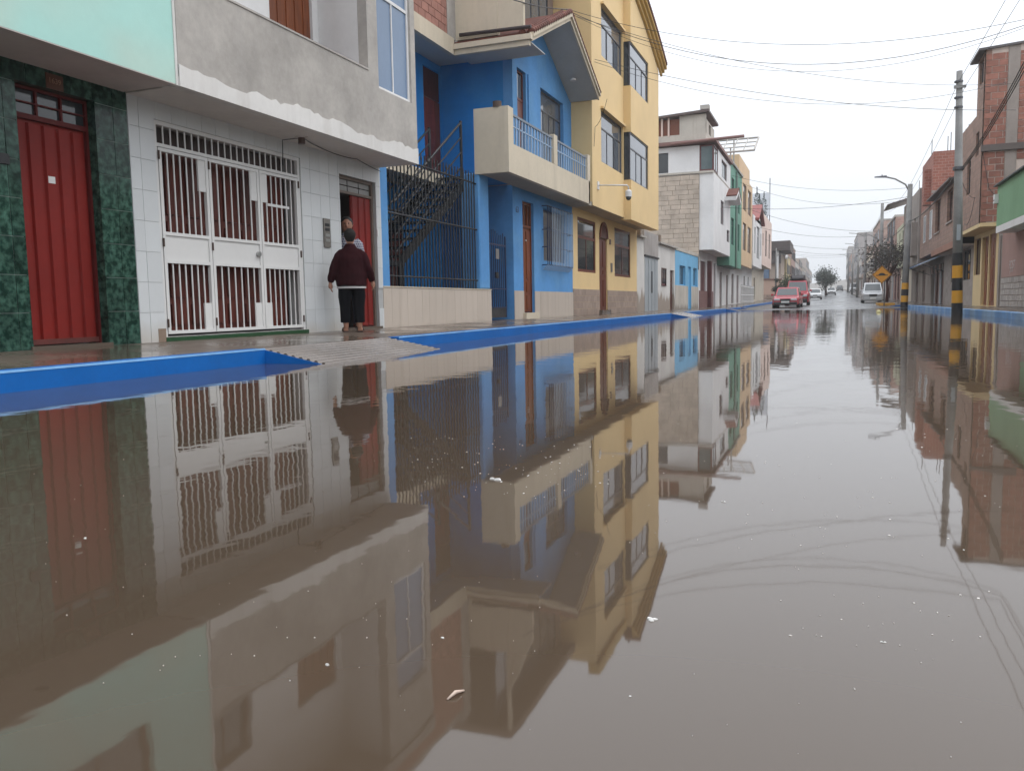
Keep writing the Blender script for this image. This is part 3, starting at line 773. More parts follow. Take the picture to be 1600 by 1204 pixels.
# steel stair: landing low on the left, flight rising to the right
zl = 1.45
k = MB(); k.box((-8.9, 13.2, zl - .09), (-7.75, 14.35, zl)); k.build('stair_landing', M_BLACK, blue)
bar('stair_post', blue, M_BLACK, (-7.82, 14.28, .19), (-7.82, 14.28, zl - .09), .05)
nT = 11
for x in (-8.72, -7.85):
    k = MB(); k.prism([(x, 14.3, zl - .12), (x, 14.3, zl + .1), (x, 17.6, 3.56), (x, 17.6, 3.34)], (.05, 0, 0)); k.build('stair_stringer', M_BLACK, blue)
for i in range(nT):
    t = (i + .5) / nT; y = 14.35 + t * 3.2; z = zl + t * 2.1
    k = MB(); k.box((-8.68, y - .14, z), (-7.84, y + .14, z + .035)); k.build('stair_tread', M_BLACK, blue)
for x in (-8.74, -7.80):
    top = 17.55 if x < -8 else 17.25
    bar('rail_post', blue, M_BLACK, (x, top, 3.3), (x, top, 4.70), .035)
    for j in range(4):
        d = j * .32
        bar('stair_rail', blue, M_BLACK, (x, top, 4.66 - d), (x, 14.1, 4.66 - d - (top - 14.1) * .66), .016 if j else .026)
for j in range(7):
    y = 13.25 + j * .16
    bar('rail_bar', blue, M_BLACK, (-7.78, y, zl), (-7.78, y, zl + .95), .011)
bar('stair_rail', blue, M_BLACK, (-7.78, 13.2, zl + .95), (-7.78, 14.3, zl + .95), .02)
# spiked iron fence on the low wall
Yf0, Yf1 = 13.14, 17.31
for z, rr in ((1.14, .016), (2.28, .02), (3.30, .02)): bar('fence_rail', blue, M_BLACK, PL.p(Yf0, z, -.09), PL.p(Yf1, z, -.09), rr)
nb = 29
for i in range(nb):
    y = Yf0 + (Yf1 - Yf0) * (i + .7) / (nb + .4)
    ht = 3.42 + .10 * (i % 2)
    bar('fence_bar', blue, M_BLACK, PL.p(y, .945, -.09), PL.p(y, ht, -.09), .015)
for i in range(0, nb, 2):
    y = Yf0 + (Yf1 - Yf0) * (i + .7) / (nb + .4)
    k = MB(); k.tube([PL.p(y, 3.40, -.09), PL.p(y, 3.44, -.09), PL.p(y, 3.56, -.09)], [.012, .022, .002], 6); k.build('spike', M_BLACK, blue)
for i in range(9):                               # slanting bars of the court side of the fence
    y = Yf0 + .15 + i * .30
    bar('fence_brace', blue, M_BLACK, PL.p(y, 2.30, -.115), PL.p(min(y + .95, Yf1), 2.30 + (min(y + .95, Yf1) - y), -.115), .010)
# iron gate between column and block
gg = thing('iron_gate', (WL, 18.5, .25), 'narrow navy iron gate with bars between blue column and wooden door', 'gate')
ga, gb_ = 17.93, 19.12
k = MB()
for r in ((ga, ga + .04, .27, 2.25), (gb_ - .04, gb_, .27, 2.25), (ga + .04, gb_ - .04, 2.0, 2.04), (ga + .04, gb_ - .04, .95, .98), (ga + .04, gb_ - .04, .50, .53)): k.fb(PL, *r, -.12, -.09)
k.build('gate_frame', M_NAVY, gg)
k = MB(); k.fb(PL, ga + .04, gb_ - .04, .27, .50, -.11, -.10); k.build('kick_panel', mat('rusty_dark_steel', (.03, .028, .03), rough=.6, var=.5, vscale=5), gg)
for i in range(8):
    y = ga + .04 + (gb_ - ga - .08) * (i + 1) / 9
    bar('gate_bar', gg, M_NAVY, PL.p(y, .53, -.105), PL.p(y, 2.32 + .06 * math.sin(i * .9), -.105), .012)
k = MB(); k.fb(PL, 18.42, 18.62, 1.68, 1.92, -.09, -.075); k.build('letter_plate', MATS['steel'], gg)
k = MB(); k.fb(PL, 18.36, 18.52, 1.22, 1.36, -.09, -.05); k.build('gate_lock', M_BLACK, gg)
# ground floor block
bdoor = (20.10, 20.95, .36, 3.24); bwin = (21.75, 23.72, 1.78, 3.2)
k = MB(); k.wall(PL, Yblk, Yb1, -.1, ZS, .3, [bdoor, bwin]); k.box((WL - .3, Yblk, -.1), (XC - .2, Yblk + .2, ZS)); k.build('wall', M_BLUEL, blue)
k = MB(); k.box((WL - 3, Yblk + .3, .1), (WL - 2.9, Yb1, 3.5)); k.build('room_wall', M_DARK, blue)
tiles(blue, PL, Yblk, Yb1, .2, .93, .33, .73, M_BEIGE, [bdoor], w0=.001, w1=.014, gap=.004, name='wall_tile')
k = MB(); k.fb(PL, 20.02, 21.03, .19, .36, -.3, .10); k.build('doorstep', M_CREAM, blue)
panel_door(blue, PL, (20.14, 20.91, .38, 2.58), M_WOOD, back=-.10, rows=((.03, .20), (.24, .36), (.40, .96)), cols=2, name='street_door', raise_=.02)
k = MB()
for r in ((20.10, 20.14, .36, 3.24), (20.91, 20.95, .36, 3.24), (20.14, 20.91, 3.18, 3.24), (20.14, 20.91, 2.58, 2.64), (20.36, 20.40, 2.64, 3.18), (20.64, 20.68, 2.64, 3.18)): k.fb(PL, *r, -.14, -.07)
fr = k.build('door_frame', M_WOOD, blue)
for a, b_ in ((20.14, 20.36), (20.40, 20.64), (20.68, 20.91)): pf('fanlight_panel', fr, M_WOODD, PL, a, b_, 2.64, 3.18, -.12, -.11)
q = MB(); q.tube([PL.p(20.5, 2.25, -.08), PL.p(20.5, 2.25, -.05)], .02, 10); q.build('peephole', M_WHITE, fr)
lettering('house_digits', '63', PL, onX(808, 328, WL)[0], onX(808, 328, WL)[1], .22, M_NAVY, blue, w=.003)
window(blue, PL, bwin, M_ALU, glass('curtained_glass', (.16, .145, .13), .12, .4), 3, .28, back=-.10)
# projecting window grille
gr = MB(); w = .16; a, b_, c, d = 21.62, 24.02, 1.66, 3.26
for v in (c, 2.15, 2.62, d): gr.fb(PL, a, b_, v - .012, v + .012, w - .025, w)
for u in (a, b_ - .02):
    for v in (c, 2.15, 2.62, d): gr.fb(PL, u, u + .02, v - .012, v + .012, .001, w - .025)
gr_o = gr.build('window_grille', M_NAVY, blue)
ng = 17; M_GRB = mat('worn_grille_paint', (.42, .50, .60), rough=.45, var=.2)
for i in range(ng):
    u = a + .01 + (b_ - a - .02) * i / (ng - 1)
    bar('grille_bar', gr_o, M_GRB if i > 2 else M_NAVY, PL.p(u, c, w + .004), PL.p(u, d, w + .004), .012)
    bar('grille_bar', gr_o, M_GRB, PL.p(u, c, w + .004), PL.p(u, c - .14, .03), .012)
# balcony
Yl = 17.30
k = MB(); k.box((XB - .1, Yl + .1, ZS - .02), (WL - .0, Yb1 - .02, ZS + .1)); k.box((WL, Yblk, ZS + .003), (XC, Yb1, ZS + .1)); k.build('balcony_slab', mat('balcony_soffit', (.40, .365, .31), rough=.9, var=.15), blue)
k = MB(); k.fb(PBk, Yl + .12, 23.95, ZS - .03, 4.16, -.12, 0); k.build('balcony_parapet', M_CREAM, blue)
k = MB(); k.box((XB, Yl, ZS - .03), (-7.50, Yl + .12, 4.94)); k.build('balcony_side', M_CREAM, blue)
k = MB(); k.fb(PBk, Yl + .12, 17.62, 4.16, 4.94, -.12, 0); k.build('balcony_corner', M_CREAM, blue)
for u0, u1 in ((20.55, 20.83), (23.72, 23.97)):
    k = MB(); k.fb(PBk, u0, u1, 4.155, 4.92, -.125, .004); k.build('balcony_post', M_CREAM, blue, bevel=.01)
k = MB(); k.box((XB, 23.83, ZS - .02), (WL, 23.95, 4.3)); k.build('balcony_end', M_CREAM, blue)
for a, b_ in ((17.62, 20.55), (20.83, 23.72)):
    pf('handrail', blue, mat('handrail_paint', (.16, .19, .23), rough=.45), PBk, a, b_, 4.80, 4.85, -.09, -.04)
    pf('rail', blue, M_RAILB, PBk, a, b_, 4.56, 4.59, -.08, -.05)
    nbb = 14
    for i in range(nbb):
        u = a + (b_ - a) * (i + .5) / nbb
        pf('baluster', blue, M_RAILB, PBk, u - .022, u + .022, 4.16, 4.80, -.08, -.05)
k = MB(); k.tube([(-6.95, Yl + .06, 4.94), (-6.95, Yl + .06, 5.06)], .10, 14); k.build('flower_pot', mat('clay_pot', (.10, .07, .055), rough=.9), blue)
# upper block
Yu = 19.53
ud = rX(807, 100, 822, 190, WL); ud = (19.85, 20.50, 3.64, 6.50)
up = (20.62, 21.25, 3.9, 6.50); uw = (21.66, 23.72, 4.3, 6.42)
k = MB(); k.wall(PL, Yu, Yb1, ZS + .1, 6.70, .25, [ud, uw]); k.prism([(WL, Yu, 6.70), (WL, 21.55, 8.0), (WL, Yb1, 6.70)], (-.25, 0, 0)); k.build('upper_wall', M_BLUEL, blue)
k = MB(); k.box((WL - .25, Yu, ZS + .1), (XC, Yu + .2, 6.70)); k.build('side_wall', M_BLUE, blue)
k = MB(); k.box((WL - 1.8, Yu + .3, 3.7), (WL - 1.85, Yb1, 6.6)); k.build('upper_room_wall', M_DARK, blue)
panel_door(blue, PL, (ud[0], ud[1], ud[2], 5.75), M_WOODR, back=-.09, cols=1, name='balcony_door')
k = MB()
for r in ((ud[0], ud[0] + .05, 5.76, 6.5), (ud[1] - .05, ud[1], 5.76, 6.5), (ud[0] + .05, ud[1] - .05, 6.44, 6.5), (ud[0] + .05, ud[1] - .05, 5.76, 5.82)): k.fb(PL, *r, -.14, -.08)
fl = k.build('balcony_fanlight', M_WOODR, blue); pf('pane', fl, M_GLASSG, PL, ud[0] + .05, ud[1] - .05, 5.82, 6.44, -.12, -.11)
k = MB(); k.fb(PL, *up, .001, .035); k.build('blue_panel', M_BLUEL, blue)
window(blue, PL, uw, M_ALU, M_GLASSG, 4, .22, back=-.10)
# gabled roof over the upper block with stepped cornice and a rim of tiles
ap = (21.55, 8.02); el = (18.45, 6.62); er = (24.44, 6.62)
XF, XR = -6.55, -8.5
for nm, e in (('roof_slope', el), ('roof_slope', er)):
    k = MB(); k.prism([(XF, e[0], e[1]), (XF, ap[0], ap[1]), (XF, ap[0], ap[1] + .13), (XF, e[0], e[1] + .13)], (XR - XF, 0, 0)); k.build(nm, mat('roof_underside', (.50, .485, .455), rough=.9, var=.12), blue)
for lvl, (dx, dz, hh) in enumerate(((.05, -.02, .10), (.10, .08, .11))):
    for e in (el, er):
        k = MB(); k.prism([(XF + .001, e[0], e[1] + dz), (XF + .001, ap[0], ap[1] + dz), (XF + .001, ap[0], ap[1] + dz + hh), (XF + .001, e[0], e[1] + dz + hh)], (dx, 0, 0)); k.build('rake_cornice', M_CREAM, blue)
for e in (el, er):
    n = 22
    for i in range(n):
        t0, t1 = i / n, (i + 1.15) / n
        ya, za = e[0] + (ap[0] - e[0]) * t0, e[1] + (ap[1] - e[1]) * t0 + .20
        yb, zb = e[0] + (ap[0] - e[0]) * t1, e[1] + (ap[1] - e[1]) * t1 + .215
        for x in (XF + .04, XF - .18):
            kk = MB(); kk.tube([(x, ya, za), (x, yb, zb)], [.085, .07], 8); kk.build('roof_tile', M_TERRA, blue, smooth=True)
k = MB()
for e in (el, er): k.prism([(XF - .26, e[0], e[1] + .135), (XF - .26, ap[0], ap[1] + .135), (XF - .26, ap[0], ap[1] + .20), (XF - .26, e[0], e[1] + .20)], (XR - XF + .3, 0, 0))
k.build('roof_tiling', M_TERRA, blue)
# low porch-like return of the cornice at the left eave
for j, (z0, w_) in enumerate(((6.50, .0), (6.62, .06))):
    k = MB(); k.box((XF + .02 + w_, 18.36 - w_, z0), (-8.42, 18.46, z0 + .12)); k.build('eave_fascia', M_CREAM, blue)
k = MB(); k.box((-8.42, 18.36, 6.50), (-8.54, Yb0 + .2, 6.88)); k.build('slab_edge', M_CREAM, blue)
k = MB(); k.box((-8.54, Yb0 + .2, 6.64), (XC - 2, 18.46, 6.86)); k.box((-8.40, 18.47, 6.66), (XC - 2, Yb1, 6.86)); k.build('roof_slab', MATS['roof_underside'], blue)
k = MB(); k.box((XF + .01, 18.465, 6.595), (-8.5, Yu - .005, 6.618)); k.build('eave_soffit', MATS['roof_underside'], blue)
k = MB(); k.tube([(-6.5, 18.42, 6.92), (-8.3, 18.42, 6.96)], .045, 8); k.build('roof_pipe', mat('dark_brown_pipe', (.035, .022, .022), rough=.6), blue)
k = MB(); k.tube([(-7.0, 23.4, 7.02), (-7.0, 23.4, 6.96)], .09, 14); k.build('eave_lamp', M_SOFFW, blue)
# third floor set back: bare brick, rendered wall, glazed partition
P3 = Plane('x', -8.46, 1); P3y = Plane('y', 18.52, -1)
k = MB(); k.wall(P3, Yb0 + .2, 18.05, 6.87, 9.6, .2); k.build('brick_wall', mat('rubbed_pink_brick', (.34, .155, .115), rough=.9, var=.2), blue)
tiles(blue, P3, 15.6, 18.05, 6.88, 9.0, .33, .19, mat('pink_clay_brick', (.40, .19, .145), rough=.9, var=.25, vscale=5, per=.2), w0=.001, w1=.012, gap=.016, name='brick', run=True)
k = MB(); k.fb(P3, 18.05, 18.5, 6.87, 9.9, -.2, .02); k.build('concrete_column', M_CEMENT, blue)
k = MB(); k.box((-8.44, 18.50, 6.87), (-7.42, 18.66, 8.15)); k.box((-7.42, 18.503, 6.87), (-7.36, 18.66, 10.2)); k.build('rendered_wall', M_CREAM, blue)
k = MB(); k.prism([(-7.36, 18.52, 6.99), (-7.36, 18.52, 9.2), (-6.72, 18.52, 7.7), (-6.72, 18.52, 6.99)], (0, .12, 0)); k.build('wing_wall', M_CREAM, blue)
P4 = Plane('x', -7.9, 1)
window(blue, P4, (18.9, 23.9, 8.25, 10.3), M_BLACK, M_GLASSG, 7, .0, back=0, name='glazed_partition')
k = MB(); k.fb(P4, 18.7, 24.4, 10.3, 10.55, -3, .5); k.fb(P4, 18.7, 24.4, 6.87, 8.25, -.2, .0); k.fb(P4, 23.9, 24.4, 8.25, 10.3, -.3, .0); k.fb(P4, 18.75, 24.3, 8.3, 10.3, -2.6, -2.5); k.build('third_floor', mat('brown_render', (.20, .145, .115), rough=.9), blue)
k = MB(); k.box((-8.5, Yb0 + .3, 9.6), (-11, 18.6, 9.8)); k.build('third_floor_roof', M_CEMENT, blue)

# ---------------------------------------------------------------- yellow house
yel = thing('yellow_house', (WL, 29, .2), 'tall yellow house with grey bay windows and arched wooden door', 'house')
Ya, Yz = Yb1 + .01, 33.62
XY, XV = -6.75, -6.50
PY, PV = Plane('x', XY, 1), Plane('x', XV, 1)
w1 = rX(902, 338, 931, 427, WL); w2 = rX(960, 355, 985, 434, WL); yd = (27.68, 28.78, .34, 3.36)
k = MB(); k.wall(PL, Ya, Yz, -.1, ZS, .3, [w1, w2, (yd[0], yd[1], yd[2], 2.84)])
wallo = k.build('wall', M_YELLOW, yel)
# arch of the doorway: frame ring and fanlight set in front of the wall
c_u, c_v, rad = (yd[0] + yd[1]) / 2, 2.83, (yd[1] - yd[0]) / 2
def arc(r_, n=14): return [(c_u + r_ * math.cos(math.pi * i / n), c_v + r_ * math.sin(math.pi * i / n)) for i in range(n + 1)]
k = MB(); k.prism([PL.p(u, v, .002) for u, v in arc(rad)], (.02, 0, 0)); k.build('arch_fanlight', M_WOODD, yel)
k = MB(); oa, ia = arc(rad + .01), arc(rad - .09)
for i in range(14): k.prism([PL.p(*oa[i], .022), PL.p(*oa[i + 1], .022), PL.p(*ia[i + 1], .022), PL.p(*ia[i], .022)], (.03, 0, 0))
k.build('arch_frame', M_WOODR, yel)
panel_door(yel, PL, (yd[0], yd[1], yd[2], 2.83), M_WOODR, back=-.05, rows=((.05, .42), (.50, .56), (.6, .96)), cols=2, name='street_door', raise_=.02)
tiles(yel, PL, Ya, Yz, .2, 1.04, .40, .21, M_TAUPE, [yd], w0=.001, w1=.014, gap=.005, run=True)
k = MB(); k.fb(PL, yd[0] - .08, yd[1] + .08, .19, .34, -.2, .12); k.build('doorstep', M_PAVE, yel)
for w_ in (w1, w2): window(yel, PL, w_, M_WOODR, M_GLASS, 2, .3, fw=.09, back=-.02)
k = MB(); k.box((WL - 2, Ya + .1, .1), (WL - 2.1, Yz, 3.5)); k.build('room_wall', M_DARK, yel)
u, v = onX(955, 418, WL); k = MB(); k.fb(PL, u - .1, u + .1, v - .16, v + .16, .001, .03); k.build('intercom', mat('grey_plate', (.20, .18, .16), rough=.5), yel)
u, v = onX(953, 378, WL); k = MB(); k.fb(PL, u - .1, u + .1, v - .09, v + .09, .001, .02); pq = k.build('number_plaque', MATS['plaque_wood'], yel)
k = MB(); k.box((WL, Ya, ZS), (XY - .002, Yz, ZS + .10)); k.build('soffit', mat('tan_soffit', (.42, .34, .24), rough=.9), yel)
a1 = rX(939, 170, 972, 272, XY); a2 = rX(939, 7, 971, 120, XY)
v1 = rX(986, 206, 1013, 297, XV); v2 = rX(986, 65, 1013, 163, XV)
yb0 = v1[0] - .03                               # the bay starts here
a1 = (a1[0], yb0 - .12, a1[2], a1[3]); a2 = (a2[0], yb0 - .12, a2[2], a2[3])
ZT = 10.9
k = MB(); k.wall(PY, Ya, yb0, ZS + .005, ZT, .2, [a1, a2]); k.box((WL - 4, Ya, 3.55), (XY - .2, Ya + .2, ZT)); k.box((WL - 4, Ya + .2, ZT - .2), (XY - .2, Yz, ZT)); k.build('upper_wall', M_YELLOW, yel)
yb1 = Yz - .02
b1 = (yb0 + .13, v1[1], v1[2], v1[3]); b2 = (yb0 + .13, v2[1], v2[2], v2[3])
k = MB(); k.wall(PV, yb0, yb1, 3.47, 9.55, .2, [(yb0 - .1, v1[1], v1[2], v1[3]), (yb0 - .1, v2[1], v2[2], v2[3])])
k.box((XV - .2, yb0, 3.47), (XY - .1, yb1, 3.60)); k.box((XV - .2, yb1 - .2, 3.6), (WL - 4, yb1, ZT)); k.build('bay_wall', M_YELLOW, yel)
for z0, z1 in ((3.6, v1[2]), (v1[3], v2[2]), (v2[3], 9.553)):
    k = MB(); k.box((XV - .2, yb0 + .001, z0), (XY - .15, yb0 + .12, z1)); k.build('bay_side', M_YELLOW, yel)
for a, b_, z0, z1 in ((a1, (yb0, v1[1]), v1[2], v1[3]), (a2, (yb0, v2[1]), v2[2], v2[3])):
    window(yel, PY, a, M_ALU, M_GLASSG, 3, .30, back=-.06)
    window(yel, PV, (b_[0] + .005, b_[1], z0, z1), M_ALU, M_GLASSG, 3, .30, back=-.03)
    k = MB(); k.box((XV - .085, yb0 + .01, z0), (XY - .12, yb0 + .045, z1)); k.build('bay_side_pane', M_GLASS, yel)
    k = MB(); k.fb(PY, a[0] - .05, a[1] + .06, a[3] + .005, a[3] + .07, .001, .10); k.build('window_hood', M_YELLOW, yel)
k = MB(); k.box((XY - 1.2, Ya + .2, 3.6), (XY - 1.25, Yz - .2, ZT - .2)); k.build('upper_room_wall', M_DARK, yel)
# curved gable over the bay, three mouldings and a rim of tiles
def gcurve(off):
    pts = []
    yc = (yb0 + yb1) / 2 + .05; hw = (yb1 - yb0) / 2 + .42
    for i in range(25):
        t = i / 24
        z = 9.66 + 1.62 * (1 - t) ** 1.1 + .16 * math.sin(t * math.pi) - .06 * (t ** 6) + off
        pts.append((yb0 + t * (yb1 + .36 - yb0), z))
    return pts
for j, (dx, o0, o1) in enumerate(((.09, .0, .12), (.18, .125, .24), (.27, .245, .36))):
    lo, hi = gcurve(o0), gcurve(o1)
    k = MB()
    k.rings([[(XV + .002, *lo[i]), (XV + dx, *lo[i]), (XV + dx, *hi[i]), (XV + .002, *hi[i])] for i in range(25)])
    k.build('gable_moulding', M_YELLOWD, yel)
lo = gcurve(-.02)
k = MB(); k.prism([(XV, y, z) for y, z in lo if y < yb1] + [(XV, yb1, 9.68), (XV, yb1, 9.552), (XV, yb0, 9.552)], (-.2, 0, 0)); k.build('gable_wall', M_YELLOW, yel)
k = MB(); k.box((XV - .2, yb0 + .002, 9.556), (XY - .15, yb0 + .12, 11.4)); k.build('gable_side', M_YELLOW, yel)
lo = gcurve(.40)
for i in range(24):
    for f_ in (0, .5):
        y = lo[i][0] + (lo[i + 1][0] - lo[i][0]) * f_; z = lo[i][1] + (lo[i + 1][1] - lo[i][1]) * f_
        kk = MB(); kk.tube([(XV + .30, y, z), (XV - .25, y, z + .02)], [.075, .065], 7); kk.build('roof_tile', M_TERRA, yel, smooth=True)
k = MB()
lo, hi = gcurve(.362), gcurve(.40)
k.rings([[(XV + .26, *lo[i]), (XV + .26, *hi[i]), (XV - 3, *hi[i]), (XV - 3, *lo[i])] for i in range(25)]); k.build('gable_roof', M_TERRA, yel)
k = MB(); k.fb(PY, Ya - .02, yb0 - .2, ZT, ZT + .35, -.25, .12); k.build('roof_parapet', M_YELLOWD, yel)
sh = thing('rooftop_tank_screen', (-8.2, 33, ZT), 'grey metal sheet screen standing on the yellow house roof', 'screen')
k = MB(); k.box((-7.2, 31.2, ZT + .05), (-7.26, 33.4, 13.0)); k.box((-7.3, 33.34, ZT + .051), (-9.2, 33.4, 13.0)); k.build('sheet', mat('blue_grey_sheet', (.28, .31, .34), rough=.5), sh)
for y in (31.3, 33.3): bar('post', sh, M_ALU, (-7.35, y, ZT), (-7.35, y, 12.95), .03)
# security camera on its arm
cy_, cz_ = onX(934, 291, XY)
scam = thing('security_camera', (XY, cy_, cz_), 'white dome security camera on a long arm from yellow wall', 'camera')
ex = -5.85
ey, ez = onX(981, 291, ex)
k = MB(); k.tube([(XY + .01, cy_, cz_ + .03), (ex, ey - .1, ez + .02), (ex + .02, ey - .02, ez - .02), (ex + .02, ey, ez - .12)], .022, 8); k.build('arm', M_WHITE, scam, smooth=True)
k = MB(); k.box((XY + .001, cy_ - .09, cz_ - .1), (XY + .03, cy_ + .09, cz_ + .14)); k.build('wall_plate', M_WHITE, scam)
k = MB(); k.tube([(ex + .02, ey, ez - .11), (ex + .02, ey, ez - .15), (ex + .02, ey, ez - .32)], [.05, .10, .10], 16); k.build('housing', M_WHITE, scam, smooth=False)
k = MB(); k.tube([(ex + .02, ey, ez - .321), (ex + .02, ey, ez - .38), (ex + .02, ey, ez - .43)], [.09, .08, .03], 16); k.build('dome', M_GLASS, scam, smooth=True)

# ================================================================== further left side
M_WEATH = mat('weathered_white_wash', (.62, .60, .57), rough=.85, var=.15, streak=.3, streak_col=(.36, .31, .26), dirt=.9, dirt_col=(.26, .205, .16), dirt_z=1.05, dirt_h=.55)
M_GREYD = mat('grey_steel_door', (.34, .37, .39), rough=.5, var=.15, streak=.2, streak_col=(.22, .2, .18))
M_SKYB = mat('light_blue_wall', (.15, .42, .66), rough=.7, var=.12)
M_PLINTH = mat('pale_stained_plinth', (.50, .46, .40), rough=.85, var=.2, streak=.4, streak_col=(.30, .24, .18), dirt=.8, dirt_col=(.2, .17, .14), dirt_z=.5, dirt_h=.25)
M_MAROON = mat('maroon_paint', (.10, .022, .022), rough=.55, var=.2)
M_GREEN = mat('sea_green_paint', (.10, .27, .19), rough=.7, var=.12)
M_GREEND = mat('dark_green_paint', (.025, .085, .055), rough=.6, var=.15)
M_ORANGE = mat('apricot_paint', (.60, .42, .25), rough=.75, var=.1)
M_PINK = mat('pale_pink_paint', (.66, .51, .44), rough=.8, var=.1)
M_BRKW = mat('limewashed_block', (.56, .47, .385), rough=.95, var=.25, vscale=1.5, bump=.5, per=.09, streak=.25, streak_col=(.32, .25, .19))
M_JOINT = mat('dark_block_joint', (.27, .215, .17), rough=1)
M_GUTTER = mat('pinkish_brown_fascia', (.22, .115, .10), rough=.7)

def row_house(name, label, side, y0, y1, zs, zt, mu, ml, xo, xg, ups=(), downs=(), fr=M_ALU, gl=M_GLASSG, para=None, depth=9.0, cols=2, trans=.25, cat='house', soff=M_SOFFW, base=None):
    """terrace house: ground-floor wall, jutting upper wall with openings, roof slab"""
    zb = gz((y0 + y1) / 2) + .2
    root = thing(name, (side * xg, (y0 + y1) / 2, zb), label, cat)
    G, U = Plane('x', side * xg, -side), Plane('x', side * xo, -side)
    k = MB(); k.wall(G, y0, y1, zb - .6, zs, .3, [d[:4] for d in downs]); k.box((side * (xg + .3), y0, zb - .6), (side * (xg + depth), y0 + .25, zs)); k.build('wall', ml, root)
    if downs:
        k = MB(); k.box((side * (xg + 1.2), y0 + .26, zb - .3), (side * (xg + 1.25), y1, zs)); k.build('room_wall', M_DARK, root)
    if zt > zs + .05:
        k = MB(); k.wall(U, y0, y1, zs, zt, .2, ups); k.box((side * (xo + .2), y0, zs), (side * (xg + depth), y0 + .2, zt)); k.build('upper_wall', mu, root)
        k = MB(); k.box((side * (xo + .2), y0 + .2, zs + .002), (side * (xg + depth), y1, zs + .1)); k.build('soffit', soff, root)
        k = MB(); k.box((side * (xo + .2), y0 + .2, zt - .25), (side * (xg + depth), y1, zt - .05)); k.build('roof', soff, root)
        if ups:
            k = MB(); k.box((side * (xo + 1.1), y0 + .2, zs + .1), (side * (xo + 1.15), y1, zt - .25)); k.build('upper_room_wall', M_DARK, root)
    for r in ups: window(root, U, r, fr, gl, cols, trans, back=-.08)
    for d in downs:
        kind = d[4]
        if kind == 'win': window(root, G, d[:4], fr, M_GLASS, 2, 0, back=-.1)
        else: panel_door(root, G, d[:4], kind, back=-.1, cols=2)
    if para:
        k = MB(); k.fb(U if zt > zs + .05 else G, y0, y1, zt, zt + para[0], -.2, para[1]); k.build('parapet', para[2], root)
    return root, G, U

# low whitewashed house with the grey steel door
zlo = 3.28
gd = (35.15, 38.05, .2, 2.55); sw = (38.95, 40.1, 1.35, 2.2); sd = (41.25, 42.3, .2, 2.17)
root, G, U = row_house('low_white_house', 'low whitewashed house with tall grey steel door beside yellow house', -1, Yz + .02, 42.62, zlo, zlo, None, M_WEATH, 7.4, 7.4, downs=[(*sd, M_WOODD)], depth=6)
k = MB(); k.fb(G, Yz + .03, 34.95, zlo, zlo + .08, -.4, .15); k.fb(G, 38.1, 42.6, zlo, zlo + .08, -.4, .15); k.build('parapet_cap', M_CEMENT, root)
k = MB(); k.fb(G, 35.0, 38.1, 2.6, zlo + .35, -.1, .02); k.build('lintel_block', mat('grey_render', (.36, .33, .31), rough=.9, var=.25, streak=.3), root)
k = MB(); k.fb(G, gd[0] - .1, gd[1] + .1, 2.55, 2.62, -.1, .06); k.build('lintel', M_BLACK, root)
k = MB(); k.fb(G, gd[0], gd[1], .2, 2.55, -.1, .012); dr = k.build('steel_door', M_GREYD, root)
for i in range(1, 4): pf('seam', dr, M_GREYD, G, gd[0] + i * .725 - .015, gd[0] + i * .725 + .015, .22, 2.53, .012, .03)
k = MB(); k.fb(G, 36.55, 36.62, 1.0, 1.95, .012, .05); k.build('door_bar', M_BLACK, dr)
window(root, G, sw, M_WOODD, M_GLASS, 2, 0, back=.03)
for y in (34.0, 38.3):
    k = MB(); k.box((WL - .3, y - .12, zlo + .08), (WL + .1, y + .12, zlo + .38)); k.build('roof_stub', M_JOINT, root)
# light-blue low house
r1, r2, d_ = (44.05, 45.95, 1.48, 2.52), (48.75, 50.15, 1.5, 2.54), (46.85, 47.95, .2, 2.55)
root, G, U = row_house('light_blue_house', 'low light blue house with pale stained plinth and narrow blue door', -1, 42.64, 50.66, 3.25, 3.25, None, M_SKYB, 7.4, 7.4, downs=[(*r1, 'win'), (*r2, 'win'), (*d_, M_SKYB)], depth=6, fr=M_SKYB)
for a, b_ in ((42.64, 46.8), (48.0, 50.66)): pf('plinth', root, M_PLINTH, G, a, b_, .2, 1.45, .001, .012)
k = MB(); k.fb(G, 42.64, 50.66, 3.25, 3.42, -.5, .03); k.build('roof_edge', M_PLINTH, root)
# tall white house: raw block flank, corner window, loft under a tin roof
yw, ywe, xw = 50.70, 59.55, 6.52
fw_ = rX(1118.5, 320, 1128, 355, -xw)
root, G, U = row_house('tall_white_house', 'tall white house with raw block side wall and tin-roofed loft', -1, yw, ywe, 3.68, 8.2, M_WHITE, M_WHITE, xw, 7.4,
    ups=[(54.2, 55.9, 5.5, 7.0), (57.6, 59.2, 4.6, 5.4)], downs=[(51.6, 54.2, .2, 3.1, M_MAROON), (55.6, 56.6, 1.6, 3.0, 'win'), (57.8, 58.9, .2, 3.2, M_MAROON)], depth=9, fr=M_MAROON, gl=M_GLASS)
F = Plane('y', yw, -1)
k = MB(); k.fb(F, -16, -7.36, 2.5, 8.15, .0, .06); k.build('flank_wall', M_JOINT, root)
tiles(root, F, -13.5, -7.36, 3.0, 8.15, .72, .285, M_BRKW, w0=.061, w1=.085, gap=.018, vary=.35, name='block', run=True)
k = MB(); k.box((-15, yw - .12, 8.2), (-xw - .02, ywe, 8.32)); k.build('floor_band', M_PLINTH, root)
k = MB(); k.wall(Plane('y', yw, -1), -15, -7.36, 8.32, 9.85, .2, [(-10.6, -9.22, 8.36, 9.55)]); k.build('third_floor_side', M_WHITE, root)
